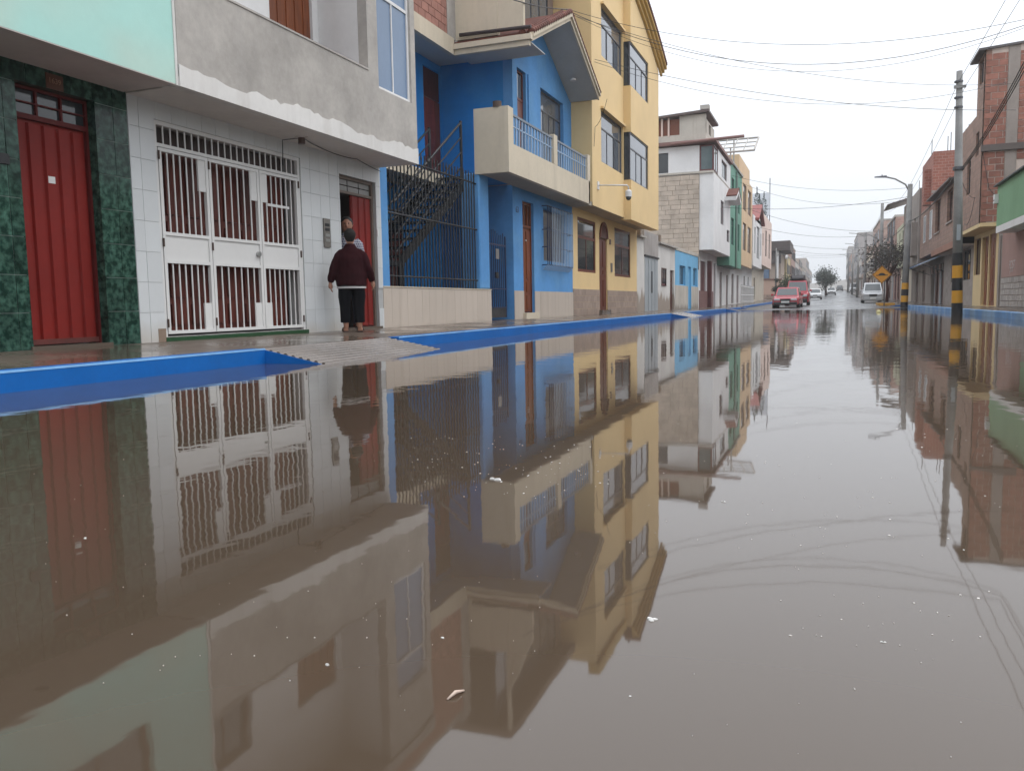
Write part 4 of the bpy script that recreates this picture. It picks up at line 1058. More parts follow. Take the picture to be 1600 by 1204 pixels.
k = MB(); k.wall(Plane('x', -xw, 1), 52.6, ywe, 8.32, 9.85, .2, [(54.5, 57.5, 8.5, 9.6)]); k.build('third_floor_wall', M_WHITE, root)
window(root, Plane('y', yw, -1), (-10.6, -9.22, 8.36, 9.55), M_BLACK, M_GLASS, 1, 0)
window(root, Plane('x', -xw, 1), (54.5, 57.5, 8.5, 9.6), M_MAROON, M_GLASST, 2, 0)
window(root, Plane('y', yw, -1), (-7.36, -6.52, 8.33, 9.84), M_MAROON, M_GLASST, 1, 0, fw=.09, back=0)
window(root, Plane('x', -xw, 1), (yw + .06, 52.6, 8.33, 9.84), M_MAROON, M_GLASST, 2, 0, fw=.09, back=0)
k = MB(); k.box((-15, yw + .3, 8.4), (-xw - 1.2, ywe, 9.8)); k.build('third_floor_core', M_DARK, root)
k = MB(); k.prism([(-15, yw - .35, 9.86), (-6.35, yw - .35, 9.94), (-6.35, yw - .35, 10.12), (-15, yw - .35, 10.1)], (0, ywe - yw + .3, 0)); k.build('roof_fascia', M_GUTTER, root)
k = MB(); k.tube([(-9, yw - .4, 9.98), (-4.75, yw - .4, 10.08)], .09, 8); k.build('rain_pipe', M_GUTTER, root)
k = MB(); k.box((-15, yw, 10.17), (-7.0, 54.6, 10.55)); k.wall(Plane('y', yw + .02, -1), -8.55, -7.0, 10.55, 11.65, .2); k.wall(Plane('x', -7.0, 1), yw + .03, 54.6, 10.55, 11.4, .2, [(52.0, 53.0, 10.7, 11.3)]); k.build('loft_wall', M_PLINTH, root)
k = MB(); k.box((-14.8, yw + .10, 10.55), (-8.56, yw + .16, 11.5)); k.build('loft_boarding', mat('rust_brown_board', (.17, .058, .032), rough=.8, var=.2), root)
for x in (-12.9, -11.4, -10.5, -9.6, -9.2): pf('loft_post', root, M_PINK, Plane('y', yw, -1), x - .05, x + .05, 10.5, 11.6, -.08, .03)
k = MB(); k.prism([(-15, yw - .25, 11.28), (-6.8, yw - .25, 11.72), (-6.8, yw - .25, 11.86), (-15, yw - .25, 11.42)], (0, 4.6, 0)); k.build('tin_roof', mat('rusty_tin', (.12, .085, .075), rough=.6, var=.4, vscale=2), root)
k = MB(); k.box((-7.3, yw - .26, 11.86), (-6.78, yw + .2, 12.1)); k.build('roof_cap', M_CEMENT, root)
# porch gable on the front
k = MB(); k.prism([(-xw, 56.2, 7.15), (-xw, 57.7, 7.75), (-xw, 59.3, 7.15), (-xw, 59.3, 7.4), (-xw, 57.7, 8.0), (-xw, 56.2, 7.4)], (.75, 0, 0)); k.build('porch_gable', M_WHITE, root)
k = MB(); k.prism([(-xw + .1, 56.2, 7.42), (-xw + .1, 57.7, 8.02), (-xw + .1, 59.3, 7.42), (-xw + .1, 59.3, 7.5), (-xw + .1, 57.7, 8.1), (-xw + .1, 56.2, 7.5)], (.68, 0, 0)); k.build('porch_tiling', M_TERRA, root)
k = MB(); k.fb(G, 54.6, 55.2, .2, 3.2, .001, .25); k.build('maroon_pier', M_MAROON, root)
k = MB(); k.fb(G, 51.0, 57.4, .2, 1.25, .001, .03); k.build('maroon_plinth', mat('brown_pink_plinth', (.19, .09, .08), rough=.7, var=.2), root)
# steel pergola frame on the roof behind
pg = thing('steel_canopy', (-6.5, 62, 10.2), 'bare steel canopy frame sloping up above the green house roof', 'canopy')
c4 = [(-8.5, 58.8, 10.7), (-4.9, 58.8, 10.7), (-4.9, 62.5, 12.2), (-8.5, 62.5, 12.2)]
for i in range(4): bar('edge_beam', pg, M_CEMENT, c4[i], c4[(i + 1) % 4], .07)
for t in (.2, .4, .6, .8): bar('rafter', pg, M_CEMENT, Vector(c4[0]).lerp(Vector(c4[1]), t), Vector(c4[3]).lerp(Vector(c4[2]), t), .04)
for t in (.33, .66): bar('purlin', pg, M_CEMENT, Vector(c4[0]).lerp(Vector(c4[3]), t), Vector(c4[1]).lerp(Vector(c4[2]), t), .04)
for x, y, z in ((-6.6, 60.2, 11.2), (-6.6, 62.3, 12.1), (-7.8, 60.2, 11.2)): bar('leg', pg, M_CEMENT, (x, y, 10.15), (x, y, z), .05)
# green house
root, G, U = row_house('green_house', 'narrow sea green three storey house with dark green recess', -1, 59.58, 67.85, 3.1, 10.2, M_GREEN, M_WHITE, 6.55, 7.4,
    ups=[(60.6, 62.3, 4.6, 6.5), (60.6, 62.3, 7.4, 9.3), (65.2, 66.3, 4.4, 6.4), (65.2, 66.3, 7.2, 9.2)], downs=[(61.2, 62.6, .25, 2.7, M_WOODD), (65.2, 66.6, .25, 2.6, M_MAROON)], fr=M_GREEND, soff=M_GREEND)
k = MB(); k.fb(U, 63.2, 64.3, 3.0, 10.0, .001, .06); k.build('dark_strip', M_GREEND, root)
k = MB(); k.fb(U, 59.6, 67.8, 10.2, 10.35, -.3, .12); k.build('roof_edge', M_CEMENT, root)
k = MB(); k.box((-15, 59.57, 8.0), (-6.6, 59.579, 10.2)); k.build('flank', M_SOFFW, root)
# apricot house
root, G, U = row_house('apricot_house', 'apricot house with tall brown windows next to green house', -1, 67.88, 77.4, 3.45, 10.6, M_ORANGE, M_WHITE, 6.55, 7.4,
    ups=[(69.0, 71.8, 4.7, 6.9), (73.2, 76.2, 4.7, 6.9), (69.0, 71.8, 7.9, 10.0), (73.2, 76.2, 7.9, 10.0)], downs=[(69, 70.6, .4, 2.8, M_WOODD), (73, 74.6, .4, 2.8, M_MAROON)], fr=mat('brown_window_frame', (.16, .085, .05), rough=.5))
k = MB(); k.box((-14, 68.2, 10.55), (-6.8, 77.3, 12.1)); k.build('rooftop_room', M_ORANGE, root)
grl = thing('yard_grille', (-6.3, 71, .35), 'white barred yard grille in front of the apricot house', 'grille')
zg = .36
for z in (zg + .15, zg + .7, zg + 1.35): bar('grille_rail', grl, M_WSTEEL, (-6.4, 66.2, z), (-6.4, 78, z), .03)
for i in range(24): bar('grille_bar', grl, M_WSTEEL, (-6.4, 66.4 + i * .5, zg), (-6.4, 66.4 + i * .5, zg + 1.5), .022)
# white gabled house
root, G, U = row_house('white_gabled_house', 'white house with small red gable roof and dark tall windows', -1, 77.43, 87.6, 3.75, 8.3, M_WHITE, M_WHITE, 6.45, 7.4,
    ups=[(78.6, 80.0, 4.9, 7.3), (81.4, 84.6, 4.6, 7.6), (85.6, 86.9, 5.0, 7.2)], downs=[(79, 80.4, .5, 2.9, M_WOODD), (83, 84.4, .5, 2.9, M_GREYD)], fr=M_WHITE, gl=M_GLASS)
k = MB(); k.prism([(-6.45, 79.8, 8.0), (-6.45, 83.0, 9.4), (-6.45, 86.4, 8.0)], (-4, 0, 0)); k.build('gable', M_WHITE, root)
k = MB()
for e in (79.4, 86.8): k.prism([(-6.1, e, 7.95), (-6.1, 83.0, 9.5), (-6.1, 83.0, 9.72), (-6.1, e, 8.17)], (-4.4, 0, 0))
k.build('red_roof', mat('red_tin_roof', (.24, .05, .04), rough=.6), root)
# pink house
root, G, U = row_house('pink_house', 'pale pink corner house with narrow windows before the side street', -1, 87.63, 104.2, 4.3, 9.7, M_PINK, mat('cream_ground_floor', (.55, .49, .40), rough=.85), 6.55, 7.4,
    ups=[(90, 91.2, 6.3, 7.6), (94, 96.2, 5.4, 8.2), (99.4, 101.6, 5.4, 8.2)], downs=[(90, 91.6, .7, 3.0, M_WOODD)], fr=mat('taupe_frame', (.22, .17, .14), rough=.6))
k = MB(); k.box((-12, 88, 9.7), (-8.6, 92.5, 12.4)); k.build('rooftop_tarp_room', mat('dark_tarp', (.025, .05, .045), rough=.8), root)
for x, y in ((-7.4, 93), (-7.0, 97.5), (-7.6, 99)):
    tr = thing('rooftop_cypress', (x, y, 9.7), {93: 'slim dark cypress nearest the tarp room on the pink house roof', 97.5: 'slim dark cypress in the middle of the pink house roof', 99: 'slim dark cypress at the far end of the pink house roof'}[y], 'plant', 'cypresses on the pink house roof')
    k = MB(); rr = random.Random(int(y * 10))
    for i in range(420):
        t = rr.random(); a = rr.random() * 6.283; rad_ = .42 * (math.sin(min(1, t * 1.15 + .08) * math.pi) ** .6) * (.5 + .5 * rr.random()); p = Vector((x + rad_ * math.cos(a), y + rad_ * math.sin(a), 9.95 + t * 2.7)); d = Vector((rr.uniform(-1, 1), rr.uniform(-1, 1), rr.uniform(.4, 1.4))).normalized() * .12; e = Vector((rr.uniform(-1, 1), rr.uniform(-1, 1), 0)).normalized() * .05
        k.add([p - e, p + e, p + d], [(0, 1, 2)])
    k.build('foliage', mat('cypress_leaf', (.02, .04, .028), rough=.9), tr)
    k = MB(); k.tube([(x, y, 9.6), (x, y, 10.6)], .05, 6); k.build('stem', M_WOODD, tr)
bb = thing('roof_billboard', (-8, 101, 9.7), 'blank pale hoarding standing on the pink house roof', 'hoarding')
k = MB(); k.box((-9.0, 102.6, 10.6), (-6.7, 102.7, 13.2)); k.build('board', mat('pale_board', (.55, .58, .62), rough=.6), bb)
for x in (-8.6, -7.0): bar('leg', bb, M_ALU, (x, 102.75, 9.6), (x, 102.75, 13.1), .06)
bar('mast', bb, M_ALU, (-6.72, 102.75, 9.6), (-6.72, 102.75, 14.9), .05)

# beyond the side street
yard = thing('yard_wall', (-9, 115, .6), 'low pinkish yard wall across the side street', 'wall')
k = MB(); k.box((-16, 115, .1), (-5.9, 115.25, 3.3)); k.box((-5.9, 115, .1), (-6.1, 127, 2.9)); k.build('rendered_wall', mat('rose_render', (.52, .35, .27), rough=.9, var=.12), yard)
k = MB(); k.box((-16, 114.9, 3.31), (-5.8, 115.35, 3.45)); k.build('coping', M_GUTTER, yard)
k = MB(); k.box((-15, 114.97, .5), (-5.95, 114.999, 1.35)); k.build('stone_footing', mat('mottled_footing', (.40, .29, .23), rough=.9, var=.4, vscale=2.5), yard)
big = thing('brown_roofed_building', (-10, 124, .7), 'long building with dark brown roof band across the side street', 'building')
k = MB(); k.box((-18, 119, .2), (-6.2, 128, 7.0)); k.build('walls', mat('tan_render', (.42, .34, .28), rough=.9), big)
k = MB(); k.prism([(-18, 117.8, 7.3), (-5.0, 117.8, 7.3), (-5.0, 117.8, 8.6), (-18, 117.8, 8.4)], (0, 10.6, 0)); k.build('roof', mat('dark_brown_roof', (.085, .065, .06), rough=.8), big)
PBig = Plane('y', 119, -1)
k = MB(); k.fb(PBig, -18, -6.2, 5.6, 7.28, .001, .5); k.build('balcony_band', mat('dark_slats', (.10, .085, .08), rough=.8), big)
window(big, PBig, (-11.6, -7.7, 3.6, 5.0), M_ALU, M_GLASSB, 4, 0, back=.08)
for x in (-12.5, -9.2, -6.6): pf('column', big, M_WHITE, PBig, x - .12, x + .12, 3.4, 8.0, .52, .7)
def far_house(name, label, side, y0, y1, zt, col, xf, nst=2, ncol=3, depth=8, jut=.5, rough=.85, extra=None, brick=False):
    zb = gz((y0 + y1) / 2)
    root = thing(name, (side * xf, (y0 + y1) / 2, zb + .15), label, 'house')
    mm = mat('render_%s_%d' % (name, int(y0)), col, rough=rough, var=.15, brick=(.45, .2, (.42, .33, .28), .012) if brick else None)
    k = MB(); zf = zb + 3.1
    k.box((side * xf, y0, zb - .8), (side * (xf + depth), y1, zf)); k.build('ground_floor', mm, root)
    k = MB(); k.box((side * (xf - jut), y0 + .01, zf + .004), (side * (xf + depth), y1 - .01, zb + zt)); k.build('upper_floors', mm, root)
    k = MB(); k.box((side * (xf - jut - .08), y0 + .02, zb + zt + .002), (side * (xf + depth), y1 - .02, zb + zt + .2)); k.build('roof', M_CEMENT, root)
    P = Plane('x', side * (xf - jut), -side); G = Plane('x', side * xf, -side); Fy = Plane('y', y0, -1)
    w = (y1 - y0) / ncol
    fh = (zt - 3.1) / max(1, nst - 1)
    for s in range(nst - 1):
        for c in range(ncol): window(root, P, (y0 + w * (c + .22), y0 + w * (c + .78), zf + fh * s + .7, zf + fh * s + 2.1), M_ALU, M_GLASS, 2, 0, back=.06)
    for c in range(ncol): panel_door(root, G, (y0 + w * (c + .3), y0 + w * (c + .65), zb + .2, zb + 2.5), (M_WOODD, M_MAROON, M_GREYD)[c % 3], back=.05, cols=2)
    if extra: extra(root, zb)
    return root
def mast(root, zb): pass
far_house('far_cream_house', 'cream yellow house beyond the brown roofed building', -1, 128.3, 141, 6.3, (.58, .47, .27), 6.4, 2, 3)
far_house('far_rose_house', 'rosy brick house left of the far tree', -1, 141.4, 158, 8.2, (.42, .27, .22), 6.3, 3, 4, brick=True)
far_house('far_grey_house', 'pale grey house behind the far tree on the left', -1, 158.5, 178, 6.2, (.5, .47, .44), 6.3, 2, 4)
for i, (a, b_, zt, c) in enumerate(((180, 202, 7.0, (.45, .36, .3)), (204, 232, 5.8, (.5, .45, .38)), (236, 270, 8.5, (.42, .36, .33)), (275, 318, 6.5, (.47, .42, .38)))):
    far_house('distant_house', ('brownish', 'cream', 'taller grey', 'last pale')[i] + ' house far up the left side of the street', -1, a, b_, zt, c, 6.4, 2 if zt < 7 else 3, 3)

# ================================================================== right side
M_GREENR = mat('leaf_green_paint', (.19, .36, .20), rough=.75, var=.14)
M_PINKW = mat('dusty_pink_wall', (.33, .20, .17), rough=.85, var=.15, streak=.15)
M_BRK = mat('rough_clay_brick', (.33, .145, .105), rough=.95, var=.3, vscale=4, bump=.5, per=.22)
M_MORT = mat('grey_mortar', (.55, .46, .40), rough=1, var=.2)
M_BRKF = mat('brown_brick_front', (.34, .215, .165), rough=.92, var=.2, vscale=1.2, brick=(.40, .21, (.24, .17, .135), .02), bump=.5)
M_BRKT = mat('red_brick_tower', (.36, .135, .095), rough=.92, var=.2, brick=(.32, .16, (.40, .24, .19), .014), bump=.4)
M_RENDG = mat('grey_brown_render', (.31, .265, .235), rough=.9, var=.22, streak=.25)
M_YELR = mat('pale_yellow_paint', (.62, .47, .25), rough=.75, var=.1)
PR = Plane('x', WR, -1)
# green house: pink and block ground floor under a green storey with a white slab
gh = thing('green_storey_house', (WR, 28, .2), 'house with green upper wall and dusty pink ground floor on the right', 'house')
yg1 = 35.55
k = MB(); k.wall(PR, 10, yg1, -.1, 2.95, .3); k.build('wall', M_RENDG, gh)
k = MB(); k.fb(PR, 31.0, 34.75, 1.25, 2.86, .001, .012); k.build('pink_panel', M_PINKW, gh)
k = MB(); k.fb(PR, 24.0, 30.95, 1.6, 2.86, .001, .014); k.build('green_panel', M_GREENR, gh)
tiles(gh, PR, 26.0, 34.75, .2, 1.24, .38, .208, mat('pale_grey_block', (.40, .36, .33), rough=.95, var=.25, vscale=3, per=.15), w0=.001, w1=.016, gap=.028, name='block', run=True)
k = MB(); k.fb(PR, 34.95, 35.1, .2, 2.8, .001, .05); k.build('drain_pipe', M_RENDG, gh)
XG = 5.3
PG = Plane('x', XG, -1)
k = MB(); k.box((XG, 10, 2.72), (WR + 6, 32.55, 2.94)); k.build('white_slab', M_WHITE, gh)
k = MB(); k.wall(PG, 10, 32.5, 2.945, 4.28, .2); k.box((XG + .2, 32.3, 2.945), (WR + 6, 32.5, 4.28)); k.build('green_wall', M_GREENR, gh)
k = MB(); k.box((XG - .12, 14, 4.285), (XG + .3, 32.6, 4.33)); k.build('roof_edge', M_BLACK, gh)
k = MB(); k.prism([(6.35, 33.2, 4.3), (9.5, 33.2, 4.3), (9.5, 33.2, 6.2), (6.9, 33.2, 5.75), (6.35, 33.2, 5.5)], (0, .1, 0)); k.build('orange_sheet_wall', mat('orange_brown_sheet', (.36, .15, .055), rough=.8, var=.25), gh)
lettering('graffiti', 'POST', PR, 32.9, onX(1577, 415, WR)[1], .42, mat('chalk_white', (.46, .40, .38), rough=1), gh, w=.014, slant=.2)
lettering('graffiti', 'prar', PR, 32.95, onX(1577, 420, WR)[1] - .02, .34, MATS['chalk_white'], gh, w=.014, slant=.2)
mt = thing('meter_box', (XG, 32.55, 3.9), 'small white box on the corner of the green wall', 'box')
k = MB(); k.box((XG - .12, 32.25, 3.72), (XG - .001, 32.54, 4.02)); k.build('case', M_WHITE, mt); k = MB(); k.box((XG - .125, 32.28, 3.80), (XG - .121, 32.5, 3.84)); k.build('slot', M_BLACK, mt)

# brick house with the yellow ground floor
yr0, yr1, xr = 35.6, 41.2, 5.26
bh = thing('raw_brick_house', (WR, 38.4, .2), 'raw brick house with pale yellow ground floor and wooden doors', 'house')
dr1, dr2, wr = (37.65, 39.1, .22, 3.0), (36.05, 37.45, .22, 3.02), (39.5, 41.0, 1.5, 3.05)
k = MB(); k.wall(PR, yr0, yr1, -.1, 3.2, .3, [dr1, dr2, wr]); k.build('wall', M_YELR, bh)
k = MB(); k.box((WR + 1.2, yr0, 0), (WR + 1.25, yr1, 3.2)); k.build('room_wall', M_DARK, bh)
panel_door(bh, PR, dr1, M_WOOD, back=-.12, cols=2); panel_door(bh, PR, dr2, M_WOOD, back=-.06, cols=2, name='wooden_door')
window(bh, PR, wr, M_WOODD, M_GLASS, 2, 0)
PRU = Plane('x', xr, -1)
k = MB(); k.box((xr, yr0, 3.2), (WR + .3, yr1, 3.34)); k.build('slab', M_YELR, bh)
uw1, uw2 = (38.3, 39.2, 4.75, 6.2), (36.5, 37.2, 6.0, 6.9)
k = MB(); k.wall(PRU, yr0 + .02, yr1, 3.345, 7.6, .2, [uw1, uw2]); k.build('front_wall', M_BRKF, bh)
window(bh, PRU, uw1, M_BLACK, M_GLASS, 2, .2); window(bh, PRU, uw2, M_BLACK, M_GLASS, 1, 0)
k = MB(); k.box((xr + 1, yr0 + .3, 3.4), (xr + 1.05, yr1, 7.5)); k.build('upper_room_wall', M_DARK, bh)
k = MB(); k.wall(PRU, yr0 + .02, 37.3, 7.605, 9.75, .2, [(36.0, 36.9, 8.6, 9.5)]); k.build('tower_front', M_BRKF, bh); window(bh, PRU, (36.0, 36.9, 8.6, 9.5), M_ALU, M_GLASS, 1, 0)
PS = Plane('y', yr0 + .02, -1)
xc0, xc1 = onY(1571, 222, yr0)[0], onY(1589, 222, yr0)[0]
k = MB(); k.fb(PS, WR + .3, 12, -.1, 3.34, -.2, -.001); k.fb(PS, xr, 12, 3.345, 9.75, -.2, -.001); k.build('flank_wall', M_MORT, bh)
tiles(bh, PS, xr, xc0, 3.36, 5.95, .43, .235, M_BRK, w0=0, w1=.02, gap=.034, name='brick', run=True)
tiles(bh, PS, xr, xc0, 6.2, 9.5, .43, .235, M_BRK, w0=0, w1=.02, gap=.026, name='brick', run=True)
k = MB(); k.fb(PS, xr - .06, xc1 + .4, 5.96, 6.19, 0, .16); k.build('ledge', mat('dark_ledge', (.12, .10, .09), rough=.9), bh)
k = MB(); k.fb(PS, xc0, xc1, 3.3, 9.7, 0, .03); k.build('concrete_column', M_RENDG, bh)
tiles(bh, PS, xc1, 9.0, 5.6, 9.5, .43, .235, M_BRK, w0=0, w1=.02, gap=.026, name='brick', run=True)
k = MB(); k.prism([(xr - .25, yr0 - .1, 9.62), (xr - .25, 37.6, 9.62), (12, 37.6, 10.1), (12, yr0 - .1, 10.1)], (0, 0, .08)); k.build('roof_sheet', mat('dark_roof_sheet', (.10, .09, .09), rough=.7), bh)
k = MB(); k.box((xr + .2, 37.3, 7.4), (WR + 7, yr1, 7.5)); k.build('terrace', M_RENDG, bh)

# brick house with the long jutting storey
jh = thing('jutting_brick_house', (WR, 46, .2), 'brown brick house with jutting storey and two dark openings behind the near pole', 'house')
yj0, yj1, xj = 41.23, 50.5, 5.2
jw = [(42.75, 44.7, 4.1, 5.6), (47.3, 49.4, 3.95, 5.6)]
gj = [(45.0, 48.2, 1.35, 2.75), (42.0, 44.4, 1.35, 2.75)]
k = MB(); k.wall(PR, yj0, yj1, -.1, 2.8, .3, gj); k.build('wall', mat('grey_block_wall', (.34, .29, .26), rough=.92, var=.2, brick=(.42, .21, (.30, .26, .23), .016)), jh)
for r in gj: window(jh, PR, r, M_BLACK, M_GLASS, 3, 0)
PJ = Plane('x', xj, -1)
k = MB(); k.wall(PJ, yj0 + .01, yj1, 2.82, 5.75, .2, jw); k.build('upper_wall', M_BRKF, jh)
k = MB(); k.fb(PJ, yj0 + .02, yj1, 2.8, 3.1, .001, .03); k.build('red_band', mat('reddish_beam', (.30, .15, .105), rough=.9), jh)
for r in jw:
    window(jh, PJ, r, M_WOODD, M_GLASS, 2, 0, back=-.12)
    pf('sill', jh, M_RENDG, PJ, r[0] - .1, r[1] + .1, r[2] - .08, r[2], .001, .05)
k = MB(); k.box((xj + .2, yj0 + .2, 2.83), (WR + 6, yj1, 2.93)); k.build('soffit', M_SOFF, jh)
k = MB(); k.prism([(xj - .35, yj0 + .1, 5.76), (xj - .35, yj1, 5.76), (WR + 6, yj1, 6.1), (WR + 6, yj0 + .1, 6.1)], (0, 0, .08)); k.build('tin_roof', MATS['rusty_tin'], jh)
k = MB(); k.box((xj + 1, yj0 + .3, 2.95), (xj + 1.05, yj1, 5.7)); k.build('upper_room_wall', M_DARK, jh)

# shop house with the blue awning and a red brick tower on its roof
sh2 = thing('shop_house', (WR, 54, .2), 'narrow brick shop house with red brick tower and blue awning', 'shop')
ys0, ys1 = 50.53, 58.6
so = (51.2, 57.0, .2, 2.5)
k = MB(); k.wall(PR, ys0, ys1, -.1, 3.0, .3, [so]); k.build('wall', M_RENDG, sh2)
k = MB(); k.box((WR + 1.5, ys0, 0), (WR + 1.55, ys1, 3)); k.build('shop_interior', mat('brown_interior', (.10, .07, .055), rough=.9), sh2)
for i in range(6): pf('shutter_panel', sh2, (mat('rose_shutter', (.27, .16, .13), rough=.6), M_WOODD, M_GREYD)[i % 3], PR, 51.3 + i * .95, 52.1 + i * .95, .22, 2.48, -.15 - .05 * (i % 2), -.10 - .05 * (i % 2))
for i in range(9): pf('hanging_goods', sh2, (M_CURTAIN, M_WOODD, M_PINK)[i % 3], PR, 51.3 + i * .62, 51.6 + i * .62, 2.12 - .06 * (i % 3), 2.46, .02, .07)
k = MB(); k.prism([(4.75, 51.0, 2.42), (WR, 51.0, 2.92), (WR, 51.0, 2.98), (4.75, 51.0, 2.48)], (0, 7.2, 0)); k.build('awning', mat('blue_tarpaulin', (.05, .13, .30), rough=.5, var=.2, alt=(.42, .50, .60), altscale=.4), sh2)
for y in (51.1, 58.1): bar('awning_strut', sh2, M_ALU, (4.8, y, 2.42), (WR, y, 2.0), .02)
PSh = Plane('x', 5.35, -1)
k = MB(); k.wall(PSh, ys0, ys1, 3.05, 5.9, .2, [(52.2, 53.4, 3.9, 5.5), (55.4, 56.6, 3.9, 5.5)]); k.build('upper_wall', M_BRKF, sh2)
for r in ((52.2, 53.4, 3.9, 5.5), (55.4, 56.6, 3.9, 5.5)): window(sh2, PSh, r, M_WHITE, M_GLASS, 2, 0, back=.02)
k = MB(); k.box((5.55, ys0, 3.05), (WR + 6, ys1, 3.15)); k.build('soffit', M_MAROON, sh2)
k = MB(); k.box((5.36, 52.6, 5.9), (11, 58.5, 8.75)); k.build('brick_tower', M_BRKT, sh2)
k = MB(); k.box((5.0, 53.5, 5.91), (5.355, 54.3, 7.9)); k.build('tower_pier', M_BRKT, sh2)
k = MB(); k.box((5.3, 52.55, 6.45), (11, 52.599, 6.6)); k.build('concrete_band', M_RENDG, sh2)
for x, y in ((6.1, 53), (6.25, 53), (7.0, 53.2), (7.15, 53.2), (5.7, 57)): bar('rebar', sh2, M_BLACK, (x, y, 8.7), (x, y, 9.9 + .3 * math.sin(x * 9)), .02)
# grey brown house with the tin canopy
root, G, U = row_house('grey_brown_house', 'grey brown rendered house behind the street lamp with tin roof canopy', 1, 58.65, 70.2, 2.75, 7.5, M_RENDG, M_RENDG, 5.25, 5.9,
    ups=[(60.2, 61.6, 4.2, 5.8), (65.0, 66.4, 4.2, 5.8)], downs=[(60.5, 62.3, .3, 2.4, M_WOODD), (65, 66.6, .3, 2.4, M_MAROON)], fr=M_WHITE, gl=M_GLASS)
k = MB(); k.prism([(4.0, 69.0, 7.55), (5.9, 69.0, 8.1), (5.9, 69.0, 8.2), (4.0, 69.0, 7.65)], (0, 4.5, 0)); k.build('tin_canopy', MATS['rusty_tin'], root)
k = MB(); k.fb(U, 59.2, 62, 3.3, 5.4, .001, .35); k.build('bay', M_RENDG, root)
for x, y in ((5.6, 59.3), (5.6, 59.8), (5.6, 63)): bar('rebar', root, M_BLACK, (x, y, 7.4), (x, y, 8.5), .02)
root, G, U = row_house('cream_corner_house', 'cream house with two slim windows behind the thin tree', 1, 70.25, 80.5, 3.2, 6.6, mat('pale_green_render', (.50, .50, .36), rough=.85), mat('cream_paint', (.58, .52, .42), rough=.85), 5.5, 5.9,
    ups=[(73.4, 74.4, 4.2, 6.0), (76.6, 77.6, 4.2, 6.0)], downs=[(72.4, 73.2, 1.5, 3.0, 'win'), (75.2, 76.0, 1.5, 3.0, 'win')], fr=M_ALU, gl=M_GLASS)
rows = [('pinkish brick', (.40, .25, .21), 7.5, True), ('grey', (.40, .36, .33), 6.0, False), ('taller rosy', (.45, .31, .26), 9.0, True), ('cream', (.54, .46, .36), 6.2, False), ('brown brick', (.36, .25, .2), 7.6, True),
        ('pale', (.5, .45, .41), 6.6, False), ('tall slim grey', (.36, .33, .32), 12.0, False), ('beige', (.48, .41, .35), 7.2, False), ('rust brick', (.38, .24, .19), 9.5, True), ('last tall grey', (.4, .38, .37), 13.0, False)]
y = 81.0
for i, (nm, c, zt, bk) in enumerate(rows):
    ln = 11 + i * 2.6
    far_house('terrace_house', nm + ' house in the right terrace, ' + ('first', 'second', 'third', 'fourth', 'fifth', 'sixth', 'seventh', 'eighth', 'ninth', 'tenth')[i] + ' past the thin tree', 1, y, y + ln - .3, zt, c, 5.9, 2 if zt < 7 else 3 if zt < 11 else 4, 3, jut=.5, brick=bk)
    y += ln

# ================================================================== poles, lamps and cables
M_POLE = mat('weathered_pole_concrete', (.24, .235, .225), rough=.9, var=.25, vscale=2, streak=.3, streak_col=(.12, .11, .1))
M_YB = mat('yellow_band_paint', (.62, .30, .02), rough=.6, var=.15)
M_BB = mat('black_band_paint', (.018, .018, .02), rough=.6, var=.3)
def pole(label, x, y, z0, h, lean=0.0, r0=.165, r1=.085, bands=None, arms=(), name='utility_pole', grp=None):
    root = thing(name, (x, y, z0), label, 'pole', grp)
    def at(z): return (x + lean * (z - z0), y, z)
    k = MB(); k.tube([at(z0 - .3), at(z0 + h * .5), at(z0 + h)], [r0, (r0 + r1) / 2, r1], 18); k.build('shaft', M_POLE, root, smooth=True)
    if bands:
        zz = bands[0]; hh = bands[1]
        for i in range(bands[2]):
            t = lambda z: r0 + (r1 - r0) * (z - z0 + .3) / (h + .3) + .006
            kk = MB(); kk.tube([at(zz), at(zz + hh - .004)], [t(zz), t(zz + hh)], 20); kk.build('painted_band', M_BB if i % 2 == 0 else M_YB, root, smooth=False); zz += hh
    for (z, half) in arms:
        k = MB(); p = at(z); k.box((p[0] - half, y - .05, z - .05), (p[0] + half, y + .05, z + .05)); ca = k.build('crossarm', M_POLE, root)
        for s in (-.9, -.45, .45, .9):
            q = MB(); q.tube([(p[0] + s * half, y, z + .05), (p[0] + s * half, y, z + .16)], [.03, .045], 8); q.build('insulator', mat('brown_insulator', (.07, .035, .025), rough=.3), ca)
    return root, at
P1, at1 = pole('tall concrete pole with black and yellow bands nearest on the right', 3.93, 30.4, 0, 7.75, lean=-.022, r0=.165, r1=.09, bands=(-.02, .405, 5))
k = MB(); k.box((3.6, 30.25, 7.2), (3.95, 30.33, 7.28)); k.build('bracket', M_POLE, P1)
for z in (7.4, 6.9, 6.6): 
    k = MB(); q = at1(z); k.tube([(q[0] - .02, 30.4, z), (q[0] - .02, 30.4, z + .05)], .13, 14); k.build('clamp', M_ALU, P1)
k = MB(); q = at1(2.75); k.box((q[0] - .05, 30.19, 2.4), (q[0] + .06, 30.235, 2.9)); k.build('notice_plate', M_GREYD, P1)
k = MB(); q = at1(4.7); k.tube([(q[0], 30.4, 4.65), (q[0], 30.4, 4.75)], .17, 14); k.build('clamp', M_ALU, P1)
P2, at2 = pole('striped concrete lamp pole beside the grey brown house', 4.12, 53.2, 0, 7.1, lean=.02, r0=.20, r1=.13, bands=(-.02, .37, 4))
k = MB(); q = at2(6.9); k.tube([(q[0], 53.2, 6.6), (q[0] - .25, 53.2, 7.1), (q[0] - .8, 53.2, 7.45), (q[0] - 1.3, 53.2, 7.6)], .045, 8); k.build('lamp_arm', M_POLE, P2, smooth=True)
